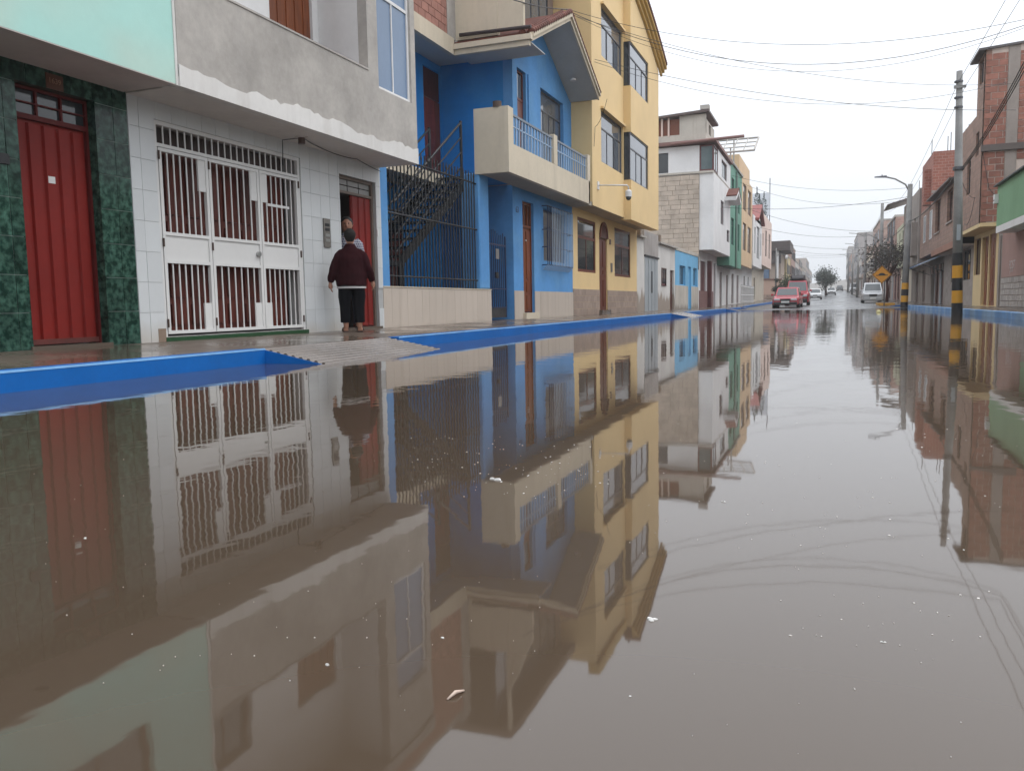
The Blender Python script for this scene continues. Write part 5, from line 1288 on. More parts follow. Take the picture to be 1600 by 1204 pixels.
k = MB(); k.rings([[(q[0] - 1.25, 53.1, 7.56), (q[0] - 1.25, 53.3, 7.56), (q[0] - 1.25, 53.28, 7.68), (q[0] - 1.25, 53.12, 7.68)], [(q[0] - 1.9, 53.12, 7.6), (q[0] - 1.9, 53.28, 7.6), (q[0] - 1.9, 53.25, 7.66), (q[0] - 1.9, 53.15, 7.66)]]); k.build('lamp_head', M_ALU, P2)
k = MB(); k.tube([(q[0] - 1.5, 53.2, 7.66), (q[0] - 1.5, 53.2, 7.74)], .03, 8); k.build('photocell', M_BLACK, P2)
P3, at3 = pole('bare concrete pole with stacked crossarms behind the thin tree', 4.45, 84, gz(84), 9.1, r0=.2, r1=.13)
for j in range(4):
    z = 7.7 - j * .75; k = MB(); k.tube([(4.45, 84, z), (5.1, 84, z + .12), (5.7, 84, z)], .035, 6); k.build('side_arm', M_POLE, P3)
k = MB(); k.tube([(4.4, 84, 5.9), (3.4, 84, 6.5), (2.6, 84, 6.6)], .04, 6); k.build('lamp_arm', M_POLE, P3)
k = MB(); k.box((5.2, 83.7, 5.0), (5.75, 84.3, 6.2)); k.build('transformer', M_ALU, P3)
FP = []
for i, (yy, hh) in enumerate(((112, 8.2), (140, 8.4), (172, 8.6), (210, 8.8))):
    r_, a_ = pole(('first', 'second', 'third', 'fourth')[i] + ' far concrete pole receding up the right kerb', 4.15, yy, gz(yy), hh, r0=.2, r1=.13, grp='poles receding up the right side')
    k = MB(); zt = gz(yy) + hh - .6; k.tube([(4.15, yy, zt), (3.2, yy, zt + .5), (2.2, yy, zt + .6)], .045, 6); k.build('lamp_arm', M_POLE, r_)
    FP.append((4.15, yy, gz(yy) + hh - .2))
r_, a_ = pole('thin pale lamp pole at the corner of the side street', -6.1, 106.0, gz(106), 6.4, r0=.10, r1=.07, name='lamp_pole')
k = MB(); k.tube([(-6.1, 106, 6.0), (-5.4, 106, 6.2), (-4.9, 106, 6.0)], .04, 6); k.build('lamp_arm', M_POLE, r_)
k = MB(); k.tube([(-4.9, 106, 6.05), (-4.9, 106, 5.85), (-4.9, 106, 5.55)], [.06, .16, .12], 10); k.build('lamp_globe', M_WHITE, r_, smooth=True)
pole('slim dark pole standing before the far cream house', -5.9, 131, gz(131), 8.2, r0=.12, r1=.08, name='lamp_pole')

def pxY(px, py, Y):
    a = onY(px, py, Y); return (a[0], Y, a[1])
def pxX(px, py, X):
    a = onX(px, py, X); return (X, a[0], a[1])
TH = .0068
cor = pxX(888, 15, -6.72)
cable('overhead_cable', [cor, pxX(1600, 31, 4.0), (4.0, 9, 7.2)], TH, 'uppermost cable crossing the street from yellow house to the right', sag=[.72, .1])
cable('overhead_cable', [(cor[0], cor[1], cor[2] - .04), pxX(1600, 40, 4.1), (4.1, 9, 7.0)], TH * 1.2, 'deeply sagging cable second from the top across the white sky', sag=[1.12, .1])
cable('overhead_cable', [(cor[0], cor[1], cor[2] - .08), pxX(1600, 44, 4.2), (4.2, 9, 6.9)], TH * .8, 'faint cable hugging the deeply sagging one across the street', sag=[1.26, .1])
cable('overhead_cable', [(cor[0], cor[1] + .05, cor[2] - .1), pxX(1582, 131, 5.2)], TH, 'cable falling from yellow house to the raw brick tower behind the pole', sag=.62)
y2a = pxX(929, 93, -6.74); y2b = pxX(929, 97, -6.74)
cable('overhead_cable', [y2a, pxX(1588, 172, 5.15)], TH * 1.2, 'lower cable from yellow house window to the brick wall at right', sag=.42)
cable('overhead_cable', [y2b, pxX(1575, 128, 5.2)], TH, 'lowest sagging cable from the yellow house, rising to the brick tower', sag=.95)
cable('overhead_cable', [(-6.5, 55, 6.6), at2(6.4)], TH * 1.6, 'cable rising from tall white house front to the lamp pole', sag=.35)
cable('overhead_cable', [(-6.5, 60, 9.3), at2(6.9)], TH * 1.4, 'cable dipping from green house top to the lamp pole', sag=.5)
cable('overhead_cable', [(-6.5, 66, 9.6), at2(6.2)], TH * 1.4, 'cable dropping from green house edge to the lamp pole', sag=.8)
for i, (yy, z0, z1) in enumerate(((76, 8.2, 6.4), (84, 7.4, 6.7), (96, 7.0, 6.3), (112, 7.2, 6.5), (140, 8.0, 8.0), (172, 9.2, 9.2))):
    cable('street_cable', [(-6.4, yy - 4, z0), (4.3, yy + 3, z1)], TH * 2.0, ('nearest', 'second', 'third', 'fourth', 'fifth', 'farthest')[i] + ' of the cables strung across the far street', sag=.55, group='cables across the far street')
for j, dx in enumerate((-.06, .16)):
    cable('street_line', [(at1(7.3)[0] + dx, 30.4, 7.35 - .12 * j), (at2(7)[0] + dx, 53.2, 6.95 - .1 * j), (4.45, 84, 8.6 - .2 * j), FP[0], FP[1], FP[2], FP[3]], TH * 1.1, ('left', 'right')[j] + ' power line running along the tops of the right poles', sag=[.12, .4, .4, .4, .4, .4], n=12)
    cable('street_line', [(at1(7.3)[0] + dx, 30.4, 7.35 - .1 * j), (4.05 + dx * 2, -2, 8.6)], TH * 1.1, ('left', 'right')[j] + ' power line rising from near pole top out of the picture', sag=.15)
M_BUN = mat('black_cable_sheath', (.03, .026, .025), rough=.6)
for j in range(3):
    cable('cable_bundle', [(at1(4.7)[0] + .1, 30.4 - .05 * j, 4.72 - .05 * j), (pxX(1600, 97 + 7 * j, 4.0 + .05 * j))], .013, ('lowest', 'middle', 'top')[j] + ' strand of the thick black bundle rising from the near pole', M_BUN, sag=.12)
cable('cable_bundle', [(at1(4.7)[0] + .05, 30.5, 4.7), (at2(5)[0], 53.2, 5.0), (4.45, 84, 6.2)], .022, 'thick black cable bundle sagging between the striped poles', M_BUN, sag=[.35, .4], n=16)
cable('service_cable', [(at1(4.6)[0], 30.3, 4.6), (5.2, 36.6, 4.4), (5.2, 39.0, 3.6)], .009, 'loose service cable looping from near pole to raw brick house', M_BUN, sag=[.25, .4], n=10)
cable('service_cable', [(5.24, 35.4, 5.9), (5.5, 35.5, 4.6), (5.9, 35.5, 4.3)], .012, 'dark wire hanging down the concrete column of the brick house', M_BUN, sag=[.0, .1], n=8)
cable('service_cable', [(XF + .3, 24.4, 6.6), (XY + .03, 24.75, 5.9), (XY + .03, 24.62, 5.3)], .007, 'thin wire curling from blue roof eave down the yellow wall', sag=[.15, .05], n=8)
cable('service_cable', [pxX(802, 0, -6.7), cor], .014, 'dark cable slanting down over the blue house glazed partition', M_BUN, sag=.05, n=6)

# ================================================================== road sign and yellow island
sg = thing('road_hump_sign', (3.55, 62, .1), 'yellow diamond road hump sign on a dark post before the parked silver car', 'sign')
bar('post', sg, M_ALU, (3.55, 62.04, .05), (3.55, 62.04, 3.0), .035)
sz = .62; zc = pxY(1378, 429, 62)[2]; xc_ = pxY(1378, 429, 62)[0]
k = MB(); k.prism([(xc_ - sz, 62, zc), (xc_, 62, zc - sz), (xc_ + sz, 62, zc), (xc_, 62, zc + sz)], (0, .02, 0)); k.build('plate', mat('sign_yellow', (.72, .30, .015), rough=.5, var=.1), sg)
k = MB()
o_, i_ = [(-sz + .03, 0), (0, -sz + .03), (sz - .03, 0), (0, sz - .03)], [(-sz + .07, 0), (0, -sz + .07), (sz - .07, 0), (0, sz - .07)]
for j in range(4):
    a, b_, c, d = o_[j], o_[(j + 1) % 4], i_[(j + 1) % 4], i_[j]; k.prism([(xc_ + q[0], 61.996, zc + q[1]) for q in (a, b_, c, d)], (0, .003, 0))
k.build('border', M_BLACK, sg)
hump = [(-.36, -.07), (.36, -.07), (.36, -.02)] + [(.22 * math.cos(t), -.02 + .13 * math.sin(t)) for t in [math.pi * i / 10 for i in range(11)]] + [(-.36, -.02)]
k = MB(); k.prism([(xc_ + a, 61.996, zc + b_) for a, b_ in hump], (0, .003, 0)); k.build('hump_symbol', M_BLACK, sg)
isl = thing('kerb_island', (3.9, 63, .05), 'low yellow painted kerb island at the foot of the sign', 'kerb')
k = MB(); k.box((3.25, 62.2, -.05), (4.25, 66.5, .26)); k.build('block', M_YB, isl, bevel=.03)
k = MB(); k.box((3.35, 62.3, .26), (4.15, 66.4, .30)); k.build('soil', M_EARTH, isl)

# ================================================================== trees
def tree(name, label, loc, trunk_h, cr, cc, n, leaf, m, seed, tm=M_WOODD, limbs=6, clumps=26, r=.09, cat='tree'):
    rr = random.Random(seed)
    root = thing(name, loc, label, cat)
    L0 = Vector(loc); c = L0 + Vector(cc)
    k = MB(); k.tube([L0 - Vector((0, 0, .1)), L0 + Vector((.05, 0, trunk_h * .5)), L0 + Vector((-.03, .05, trunk_h))], [r, r * .8, r * .6], 8)
    tips = []
    for i in range(limbs):
        a = rr.random() * 6.283; t = c + Vector((math.cos(a) * cr[0] * .7, math.sin(a) * cr[1] * .7, rr.uniform(-.3, .8) * cr[2])); s = L0 + Vector((0, 0, trunk_h * rr.uniform(.75, 1)))
        k.tube([s, s.lerp(t, .5) + Vector((0, 0, .1)), t], [r * .5, r * .3, r * .1], 5); tips.append(t)
    k.build('trunk', tm, root, smooth=True)
    k = MB(); cl = list(tips)
    while len(cl) < clumps:
        v = Vector((rr.gauss(0, .5), rr.gauss(0, .5), rr.gauss(0, .5)))
        if v.length < 1.05: cl.append(c + Vector((v.x * cr[0], v.y * cr[1], v.z * cr[2])))
    for i in range(n):
        q = rr.choice(cl); s = min(cr) * .34
        p = q + Vector((rr.gauss(0, s), rr.gauss(0, s), rr.gauss(0, s * .8)))
        d = Vector((rr.uniform(-1, 1), rr.uniform(-1, 1), rr.uniform(-.6, .8))).normalized() * leaf
        e = d.cross(Vector((rr.uniform(-1, 1), rr.uniform(-1, 1), rr.uniform(-1, 1)))).normalized() * leaf * .45
        k.add([p - d, p + e, p + d, p - e], [(0, 1, 2, 3)])
    k.build('crown', m, root)
    return root
M_LEAF = mat('green_leaf', (.055, .085, .03), rough=.6, var=.5, vscale=3)
M_LEAFD = mat('dark_leaf', (.035, .055, .03), rough=.6, var=.5, vscale=2)
M_DRY = mat('dry_brown_leaf', (.085, .07, .055), rough=.8, var=.5, vscale=2)
tx = onY(1383, 470, 67)[0]
tree('thin_tree', 'thin street tree with brownish sparse crown behind the hump sign', (tx + .1, 67, .25), 1.9, (1.55, 1.6, 1.25), (.15, 0, 3.0), 2300, .10, M_DRY, 3, clumps=34, r=.13, limbs=9)
lx_, lz_ = onY(1234, 445, 101)
tree('round_tree', 'bushy round green tree by the pink yard wall', (lx_, 101, gz(101)), 1.0, (1.0, 1.0, 1.0), (0, 0, 1.75), 2200, .11, M_LEAF, 5, clumps=30)
lx_, lz_ = onY(1213, 455, 92)
tp = tree('topiary_tree', 'small clipped tree in cloud tufts in front of the pink yard wall', (max(lx_, -6.3), 92, gz(92) + .15), 1.2, (.42, .42, .9), (0, 0, 1.55), 700, .08, M_LEAFD, 8, clumps=5, r=.05, limbs=3)
lx_, lz_ = onY(1293, 445, 165)
tree('far_tree', 'large hazy grey green tree far up the left side', (lx_ - .3, 165, gz(165)), 1.6, (1.5, 1.8, 1.8), (0, 0, 3.2), 3000, .18, M_LEAFD, 9, clumps=40, r=.2)

# ================================================================== vehicles
M_TYRE = mat('tyre_rubber', (.015, .015, .016), rough=.85)
M_CARGLASS = glass('car_glass', (.05, .06, .065), .03, .8)
M_LAMP = mat('headlamp_lens', (.55, .56, .58), rough=.12, spec=.8)
M_TRIM = mat('black_bumper_plastic', (.03, .03, .032), rough=.6)
def car(name, label, loc, L_, W_, H_, m, hood=.28, rear=.12, belt=.58, yaw=0.0, trim=M_TRIM, cat='car', roofbox=False, clr=.2):
    """nose towards -Y"""
    root = thing(name, loc, label, cat); x0, y0, z0 = loc; root.rotation_euler.z = yaw
    hw = W_ / 2; zb = H_ * belt
    def ring(y, w, a, b):
        c = .10
        return [(x0 + s * w * q, y0 + y, z0 + z) for s, q, z in ((-1, .92, a), (-1, 1, a + c), (-1, 1, b - c * 1.4), (-1, .90, b), (1, .90, b), (1, 1, b - c * 1.4), (1, 1, a + c), (1, .92, a))]
    hl = L_ / 2; yw0 = -hl + L_ * hood; yw1 = hl - L_ * rear
    k = MB(); k.rings([ring(-hl, hw * .80, clr + .12, zb * .78), ring(-hl + .12, hw * .94, clr, zb * .86), ring(-hl + .5, hw, clr, zb * .93), ring(yw0, hw, clr, zb), ring(yw1, hw, clr, zb), ring(hl - .15, hw * .96, clr, zb * .97), ring(hl, hw * .85, clr + .1, zb * .9)])
    body = k.build('body', m, root, smooth=False, bevel=.04, seg=2)
    ry0, ry1, rw = yw0 + L_ * .14, yw1 - L_ * .05, hw * .76
    B = [(-hw * .90, yw0), (hw * .90, yw0), (hw * .90, yw1), (-hw * .90, yw1)]; T = [(-rw, ry0), (rw, ry0), (rw, ry1), (-rw, ry1)]
    k = MB(); k.rings([[(x0 + a, y0 + b_, z0 + zb - .03) for a, b_ in B], [(x0 + a, y0 + b_, z0 + H_ - .04) for a, b_ in T], [(x0 + a * .9, y0 + b_ * .93, z0 + H_) for a, b_ in T]]); k.build('cabin', m, root, bevel=.03, seg=2)
    def pane(i, j, nm):
        b0, b1, t0, t1 = [Vector((x0 + q[0], y0 + q[1], z0 + (zb - .03 if h_ == 0 else H_ - .04))) for q, h_ in ((B[i], 0), (B[j], 0), (T[i], 1), (T[j], 1))]
        nrm = (b1 - b0).cross(t0 - b0).normalized(); cen = (b0 + b1 + t0 + t1) / 4
        if nrm.dot(cen - Vector((x0, y0 + (yw0 + yw1) / 2, z0 + zb))) < 0: nrm = -nrm
        def mixp(u, v): return (b0.lerp(b1, u)).lerp(t0.lerp(t1, u), v) + nrm * .012
        kk = MB(); kk.add([mixp(.07, .12), mixp(.93, .12), mixp(.93, .90), mixp(.07, .90)], [(0, 1, 2, 3)]); kk.build(nm, M_CARGLASS, root)
    pane(0, 1, 'windscreen'); pane(1, 2, 'side_window'); pane(3, 0, 'side_window'); pane(2, 3, 'rear_window')
    for sx_ in (-1, 1):
        for yy in (-hl + L_ * .19, hl - L_ * .2):
            k = MB(); xx = x0 + sx_ * (hw - .10); k.tube([(xx - .10 * sx_, y0 + yy, z0 + .31), (xx + .105 * sx_, y0 + yy, z0 + .31)], .31, 20); wh = k.build('wheel', M_TYRE, root)
            k = MB(); k.tube([(xx + .106 * sx_, y0 + yy, z0 + .31), (xx + .115 * sx_, y0 + yy, z0 + .31)], .19, 16); k.build('rim', MATS['steel'], wh)
        k = MB(); cx_ = x0 + sx_ * hw * .62; k.box((cx_ - hw * .22, y0 - hl - .02, z0 + zb * .62), (cx_ + hw * .22, y0 - hl + .2, z0 + zb * .78)); k.build('headlight', M_LAMP, root, bevel=.02)
        k = MB(); mx = x0 + sx_ * (hw + .09); k.box((mx - .09, y0 + yw0 + .25, z0 + zb + .02), (mx + .09, y0 + yw0 + .35, z0 + zb + .16)); k.build('mirror', m, root, bevel=.02)
    k = MB(); k.box((x0 - hw * .86, y0 - hl - .06, z0 + clr + .02), (x0 + hw * .86, y0 - hl + .25, z0 + zb * .50)); k.build('bumper', trim, root, bevel=.04, seg=2)
    k = MB(); k.box((x0 - hw * .36, y0 - hl - .03, z0 + zb * .56), (x0 + hw * .36, y0 - hl + .2, z0 + zb * .76)); k.build('grille', M_TRIM, root)
    k = MB(); k.box((x0 - .25, y0 - hl - .075, z0 + clr + .14), (x0 + .25, y0 - hl - .061, z0 + clr + .27)); k.build('number_plate', M_WHITE, root)
    if roofbox:
        for yy in (ry0 + .3, ry1 - .4): bar('roof_bar', root, M_TRIM, (x0 - rw * .9, y0 + yy, z0 + H_ + .06), (x0 + rw * .9, y0 + yy, z0 + H_ + .06), .025)
        k = MB(); k.rings([[(x0 + a, y0 + yy, z0 + H_ + c) for a, c in ((-s * .55, .08), (s * .55, .08), (s * .5, .08 + hh), (-s * .5, .08 + hh))] for yy, s, hh in ((ry0, .8, .12), (ry0 + .3, 1, .36), (ry1 - .2, 1, .40), (ry1, .8, .2))]); k.build('roof_load', mat('dark_roof_load', (.04, .035, .04), rough=.6), root, bevel=.03)
    return root
M_CRED = mat('faded_red_car_paint', (.42, .06, .075), rough=.25, var=.06, bump=0, spec=.6)
M_CRED2 = mat('deep_red_car_paint', (.36, .035, .05), rough=.25, var=.05, bump=0, spec=.6)
M_CSIL = mat('silver_car_paint', (.50, .51, .52), rough=.25, var=.04, bump=0, metal=.3, spec=.6)
M_CWH = mat('white_car_paint', (.70, .71, .71), rough=.25, var=.04, bump=0)
rx_ = onY(1231, 476, 59)[0]
car('parked_sedan', 'faded red sedan with dark bumper parked at the water edge', (rx_, 59, rz(57.2) + .01), 4.2, 1.72, 1.38, M_CRED, hood=.27, yaw=math.radians(-2))
px_ = onY(1246, 470, 69)[0]
car('red_van', 'deep red van with dark load on its roof behind the red sedan', (px_, 69.5, rz(69) + .01), 4.5, 1.80, 1.95, M_CRED2, hood=.18, rear=.05, belt=.55, cat='van', roofbox=True)
wx_ = onY(1274, 462, 118)[0]
car('white_taxi', 'small white car coming down the wet road on the left', (wx_, 118, rz(118) + .01), 3.9, 1.65, 1.45, M_CWH, hood=.24)
sx_ = onY(1364, 470, 80)[0]
car('silver_wagon', 'silver van facing the camera, parked behind the diamond sign', (sx_, 82, rz(80.5) + .01), 4.3, 1.78, 1.80, M_CSIL, hood=.2, rear=.06, belt=.56, trim=M_CSIL, cat='van')
car('far_white_van', 'white van parked far up the right side by the terrace', (onY(1334, 452, 200)[0], 200, rz(199) + .01), 4.8, 1.9, 2.1, M_CWH, hood=.14, rear=.04, belt=.52, cat='van')
car('far_grey_car', 'tiny pale car under the far tree on the left', (onY(1299, 455, 172)[0], 172, rz(171) + .01), 4.2, 1.7, 1.5, M_CWH)
car('distant_car', 'dark distant car in mid street near the hazy end', (onY(1312, 454, 240)[0], 240, rz(239) + .01), 4.2, 1.7, 1.5, M_TRIM)

# ================================================================== people
M_SKIN = mat('brown_skin', (.33, .16, .10), rough=.55, var=.08, bump=.02)
M_HAIRG = mat('dark_greying_hair', (.020, .017, .015), rough=.8, spec=.2, grain=30)
M_HAIRB = mat('black_hair', (.012, .010, .010), rough=.6, grain=30)
M_SWEAT = mat('maroon_wool', (.026, .005, .007), rough=.95, spec=.1, var=.2, bump=.5, bscale=180)
M_TROUS = mat('black_cloth', (.008, .008, .010), rough=.95, spec=.08, var=.2, bump=.1)
M_SAND = mat('brown_leather', (.045, .02, .014), rough=.7)
def person(label, loc, yaw, h, build, hair_m, sweat, trous, arms, bag=None, stout=1.0, hem=.16, top_hem=.44, head_turn=0.0):
    root = thing('person', loc, label, 'person'); s = h / 1.6; o = Vector(loc)
    root.rotation_euler.z = yaw
    V = lambda x, y, z: (o.x + x * s, o.y + y * s, o.z + z * s)
    def el(x, y, z, rx, ry, n=18): return [V(x + rx * math.cos(2 * math.pi * i / n), y + ry * math.sin(2 * math.pi * i / n), z) for i in range(n)]
    def limb(k, pts, rad): k.tube([V(*p) for p in pts], [r * s for r in rad], 12)
    # body: one fused surface
    k = MB()
    k.rings([el(0, 0, .74, .15 * stout, .11), el(0, 0, .95, .16 * stout, .12 * stout), el(0, 0, 1.2, .16 * min(1, stout), .11 * min(1, stout)), el(0, -.01, 1.31, .10 * min(1, stout), .07), el(0, 0, 1.36, .055, .055), el(0, .01, 1.42, .052, .055)])
    hz = 1.49
    k.rings([el(0, .02, hz - .115, .038, .05), el(0, .02, hz - .09, .06, .074), el(0, .012, hz - .03, .079, .094), el(0, .0, hz + .03, .083, .10), el(0, -.005, hz + .075, .065, .08), el(0, -.005, hz + .105, .035, .045)])
    k.tube([V(0, .10, hz + .02), V(0, .118, hz - .03), V(0, .10, hz - .035)], [.010 * s, .016 * s, .010 * s], 8)
    for q in (-1, 1):
        k.tube([V(q * .073, .0, hz - .03), V(q * .086, -.012, hz), V(q * .078, -.01, hz + .03)], [.008 * s, .014 * s, .008 * s], 6)
        leg = [(q * .10, 0, .76), (q * .115, .012, .43), (q * .105, -.01, .26), (q * .105, -.015, .07)]
        limb(k, leg, [.095, .062, .058, .038])
        limb(k, [(q * .105, -.04, .035), (q * .115, .05, .045), (q * .125, .15, .025)], [.036, .040, .026])
        for t in range(5): limb(k, [(q * .125 + (t - 2) * .018, .13, .026), (q * .128 + (t - 2) * .020, .175 - abs(t - (1 if q < 0 else 3)) * .008, .018)], [.013, .010])
        sh, elb, wr_, hd = arms[q]
        limb(k, [(q * .11, 0, 1.22), sh, elb, wr_], [.045, .05, .042, .028])
        d = (Vector(hd) - Vector(wr_)).normalized(); w3 = Vector(wr_); side = Vector((0, 1, 0)); side = (side - d * side.dot(d)).normalized(); pal = d.cross(side)
        limb(k, [w3, w3 + d * .045, w3 + d * .085], [.026, .036, .030])
        for t in range(4):
            b0 = w3 + d * .08 + side * (.030 - t * .020); ln = (.060, .072, .068, .052)[t]
            p1 = b0 + d * ln * .5 + pal * q * -.006; p2 = p1 + d * ln * .45 + pal * q * -.020
            limb(k, [b0, p1, p2], [.0105, .0095, .008])
        b0 = w3 + d * .03 + side * .028
        limb(k, [b0, b0 + side * .022 + d * .025, b0 + side * .026 + d * .055], [.013, .011, .009])
    body = k.build('body', M_SKIN, root, rem=.0075, smo=2)
    # clothes
    k = MB(); S_ = stout
    k.rings([el(0, 0, top_hem * 1.6, .205 * S_, .165 * S_), el(0, 0, top_hem * 1.6 + .03, .215 * S_, .175 * S_), el(0, 0, .90, .215 * S_, .175 * S_), el(0, 0, 1.02, .205 * S_, .165 * S_), el(0, -.01, 1.16, .19 * S_, .15 * S_), el(0, -.01, 1.25, .16 * S_, .125), el(0, -.01, 1.32, .095, .09), el(0, 0, 1.375, .072, .07)])
    for q in (-1, 1):
        sh, elb, wr_, hd = arms[q]
        limb(k, [(q * .11, -.01, 1.24), sh, Vector(sh).lerp(Vector(elb), .5), elb, Vector(elb).lerp(Vector(wr_), .55), Vector(elb).lerp(Vector(wr_), .97)], [.072, .078, .072, .064, .056, .048])
    sw_ = k.build('sweater', sweat, root, rem=.012, smo=14)
    tx_ = bpy.data.textures.new('cloth_folds', 'CLOUDS'); tx_.noise_scale = .16; tx_.noise_depth = 1
    dm = sw_.modifiers.new('folds', 'DISPLACE'); dm.texture = tx_; dm.strength = .035; dm.mid_level = .5
    k = MB()
    k.rings([el(0, 0, top_hem * 1.6 + .12, .19 * S_, .15 * S_), el(0, -.01, top_hem * 1.6, .195 * S_, .16 * S_), el(0, -.01, .66, .175 * S_, .14 * S_)])
    for q in (-1, 1):
        k.rings([el(q * .085 * S_, -.005, .74, .10 * S_, .13 * S_), el(q * .102 * S_, 0, .56, .092 * S_, .11), el(q * .108, .008, .40, .078 * S_, .09), el(q * .112, .0, hem + .05, .070 * S_, .08), el(q * .112, -.002, hem, .072 * S_, .082)])
    k.build('trousers', trous, root, rem=.012, smo=3)
    k = MB(); k.rings([el(0, -.045, hz - .085, .045, .035), el(0, -.035, hz - .05, .070, .062), el(0, -.025, hz + .0, .093, .092), el(0, -.016, hz + .05, .094, .10), el(0, -.008, hz + .095, .066, .075), el(0, -.005, hz + .122, .03, .035)])
    hr = k.build('hair', hair_m, root, rem=.010, smo=2)
    for q in (-1, 1):
        kk = MB(); kk.tube([V(q * .028, .088, hz + .012), V(q * .028, .097, hz + .012)], [.012 * s, .008 * s], 8); kk.build('eye', M_BLACK, root)
        kk = MB(); kk.rings([[V(q * .112 + a * .046, -.06 + b_ * .25, z) for a, b_ in ((-.8, 0), (-.95, .3), (-1, .75), (-.5, 1), (.5, 1), (1, .75), (.95, .3), (.8, 0))] for z in (0.002, .022)]); sd_ = kk.build('sandal', M_SAND, root)
        kk = MB(); kk.tube([V(q * .07, .07, .02), V(q * .085, .075, .065), V(q * .12, .08, .082), V(q * .155, .075, .06), V(q * .165, .07, .02)], .014 * s, 6); kk.build('strap', M_SAND, sd_)
    if bag: bag(root, V)
    kk = MB(); kk.tube([V(-.02, .098, hz - .058), V(.02, .098, hz - .058)], .005 * s, 6); kk.build('mouth', M_MAROON, root)
    return root
hips = {-1: ((-.185, -.01, 1.175), (-.275, -.03, .97), (-.325, .01, .77), (-.318, .03, .66)), 1: ((.185, -.01, 1.175), (.275, -.02, .98), (.328, .03, .79), (.342, .05, .68))}
wx0, wy0 = -6.93, 11.08
def hemline(root, V):
    k = MB(); n = 24
    k.rings([[V(.228 * math.cos(2 * math.pi * i / n), .186 * math.sin(2 * math.pi * i / n), z) for i in range(n)] for z in (.682, .712)]); k.build('shirt_hem', mat('pale_shirt_cloth', (.45, .43, .42), rough=.9), root)
person('person in maroon sweater and black cropped trousers standing before red door', (wx0, wy0, .19), math.radians(33), 1.585, 0, M_HAIRG, M_SWEAT, M_TROUS, hips, bag=hemline, stout=1.1, hem=.15, top_hem=.445)
mz = onX(541, 338, -7.52)
dn = {-1: ((-.17, 0, 1.20), (-.19, -.02, .98), (-.18, .06, .77), (-.18, .08, .66)), 1: ((.17, 0, 1.20), (.19, -.02, .98), (.18, .06, .77), (.18, .08, .66))}
person('dark-haired person leaning out of the red door, facing the street', (-7.52, mz[0], .24), math.radians(213), (mz[1] - .24) / 1.008, 0, M_HAIRB, mat('striped_grey_shirt', (.16, .16, .24), rough=.9, brick=(.05, .04, (.5, .5, .52), .006)), mat('dark_blue_cloth', (.02, .025, .05), rough=.9), dn, stout=.85, hem=.05, top_hem=.5)

# ================================================================== things afloat
M_FOAM = mat('pale_scum', (.62, .58, .54), rough=.6, var=.2)
def blob(k, x, y, r, z, rr, n=7, sq=1.0):
    a0 = rr.random() * 6.28
    ring = [(x + r * rr.uniform(.6, 1.2) * math.cos(a0 + 6.283 * i / n), y + sq * r * rr.uniform(.6, 1.2) * math.sin(a0 + 6.283 * i / n)) for i in range(n)]
    k.rings([[(a, b_, -.002) for a, b_ in ring], [(x + (a - x) * .7, y + (b_ - y) * .7, z) for a, b_ in ring]])
rr = random.Random(21)
k = MB()
fields = [(1180, 620, 1590, 1010, 90, (.0008, .0034)), (640, 680, 960, 780, 120, (.0010, .0036)), (40, 700, 640, 1080, 45, (.0006, .0018)), (980, 640, 1200, 900, 22, (.0008, .0025)), (1050, 1000, 1590, 1190, 12, (.0004, .0012)), (560, 900, 860, 1190, 18, (.0004, .0012))]
for (x0, y0, x1, y1, n, (ra, rb)) in fields:
    for i in range(n):
        p = onZ(rr.uniform(x0, x1), rr.uniform(y0, y1), 0); blob(k, p[0], p[1], (ra + (rb - ra) * rr.random() ** 2.5) * (1 + p[1] * .12), .0012, rr, sq=rr.uniform(.4, 1.6))
o = k.build('floating_specks', M_FOAM); tag(o, 'pale specks of scum scattered over the brown flood water', 'scum', kind='stuff')
M_PAPER = mat('sodden_paper', (.66, .64, .61), rough=.7, var=.2, vscale=30)
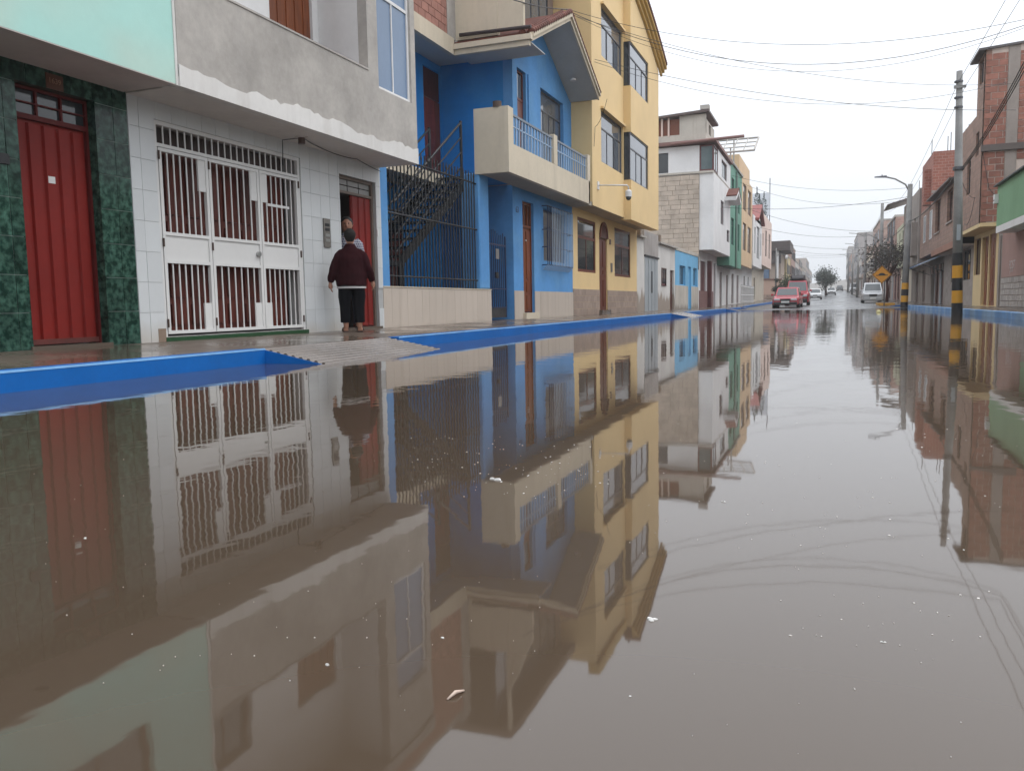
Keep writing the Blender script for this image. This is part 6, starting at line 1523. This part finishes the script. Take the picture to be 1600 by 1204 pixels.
lit = [((775, 748), .019, 'crumpled white paper scrap afloat below the blue house reflection', 2), ((1020, 968), .008, 'whitish foam clump at the edge of the yellow house reflection', 4), ((513, 1039), .007, 'small pale scrap afloat in the brown water at lower left', 2),
       ((692, 996), .005, 'tiny cream crumb afloat above the floating stick', 1), ((1128, 784), .009, 'white scrap afloat in the sky reflection at mid right', 2), ((985, 1087), .004, 'tiny white fleck in the bright reflection near the bottom', 1), ((1378, 1004), .006, 'pale scrap afloat low on the right', 2), ((135, 840), .007, 'pale scrap over the red door reflection', 2)]
for (p, r_, lab, n) in lit:
    c = onZ(*p, 0); root = thing('floating_litter', (c[0], c[1], 0), lab, 'litter')
    for i in range(n):
        k = MB(); blob(k, c[0] + rr.uniform(-1, 1) * r_ * .8, c[1] + rr.uniform(-1, 1) * r_ * .8, r_ * rr.uniform(.5, .9), r_ * .25, rr, 9, .6); k.build('scrap', M_PAPER, root)
a, b_ = onZ(699, 1093, 0), onZ(725, 1080, 0)
k = MB(); k.tube([(a[0], a[1], .001), ((a[0] + b_[0]) / 2, (a[1] + b_[1]) / 2, .006), (b_[0], b_[1], .002)], [.0015, .0028, .0015], 8); tag(k.build('floating_stick', mat('pale_stick', (.55, .42, .34), rough=.7), smooth=True), 'short pale stick afloat in the lower middle of the water', 'stick')
c = onZ(1373, 488, 0); root = thing('floating_ball', (c[0], c[1], 0), 'small pale yellow lump floating before the sign', 'litter')
k = MB(); k.rings([[(c[0] + r_ * math.cos(t), c[1] + r_ * math.sin(t), z) for t in [6.283 * i / 12 for i in range(12)]] for r_, z in ((.06, -.06), (.10, 0), (.085, .06), (.03, .10))]); k.build('lump', mat('pale_yellow_plastic', (.62, .55, .25), rough=.4), root, smooth=True)

# ================================================================== the misty air
k = MB(); k.box((-950, -70, -2.5), (950, 1005, 20.5))
hz_o = k.build('haze', None); hz_o['kind'] = 'stuff'; tag(hz_o, 'thin pale mist filling the street', 'mist')
hm = bpy.data.materials.new('mist'); hm.use_nodes = True; hm.node_tree.nodes.clear()
vol = hm.node_tree.nodes.new('ShaderNodeVolumePrincipled'); vol.inputs['Color'].default_value = (.93, .95, .97, 1); vol.inputs['Density'].default_value = 0.0007; vol.inputs['Anisotropy'].default_value = 0.2
mo = hm.node_tree.nodes.new('ShaderNodeOutputMaterial'); hm.node_tree.links.new(vol.outputs[0], mo.inputs['Volume'])
hz_o.data.materials.append(hm)
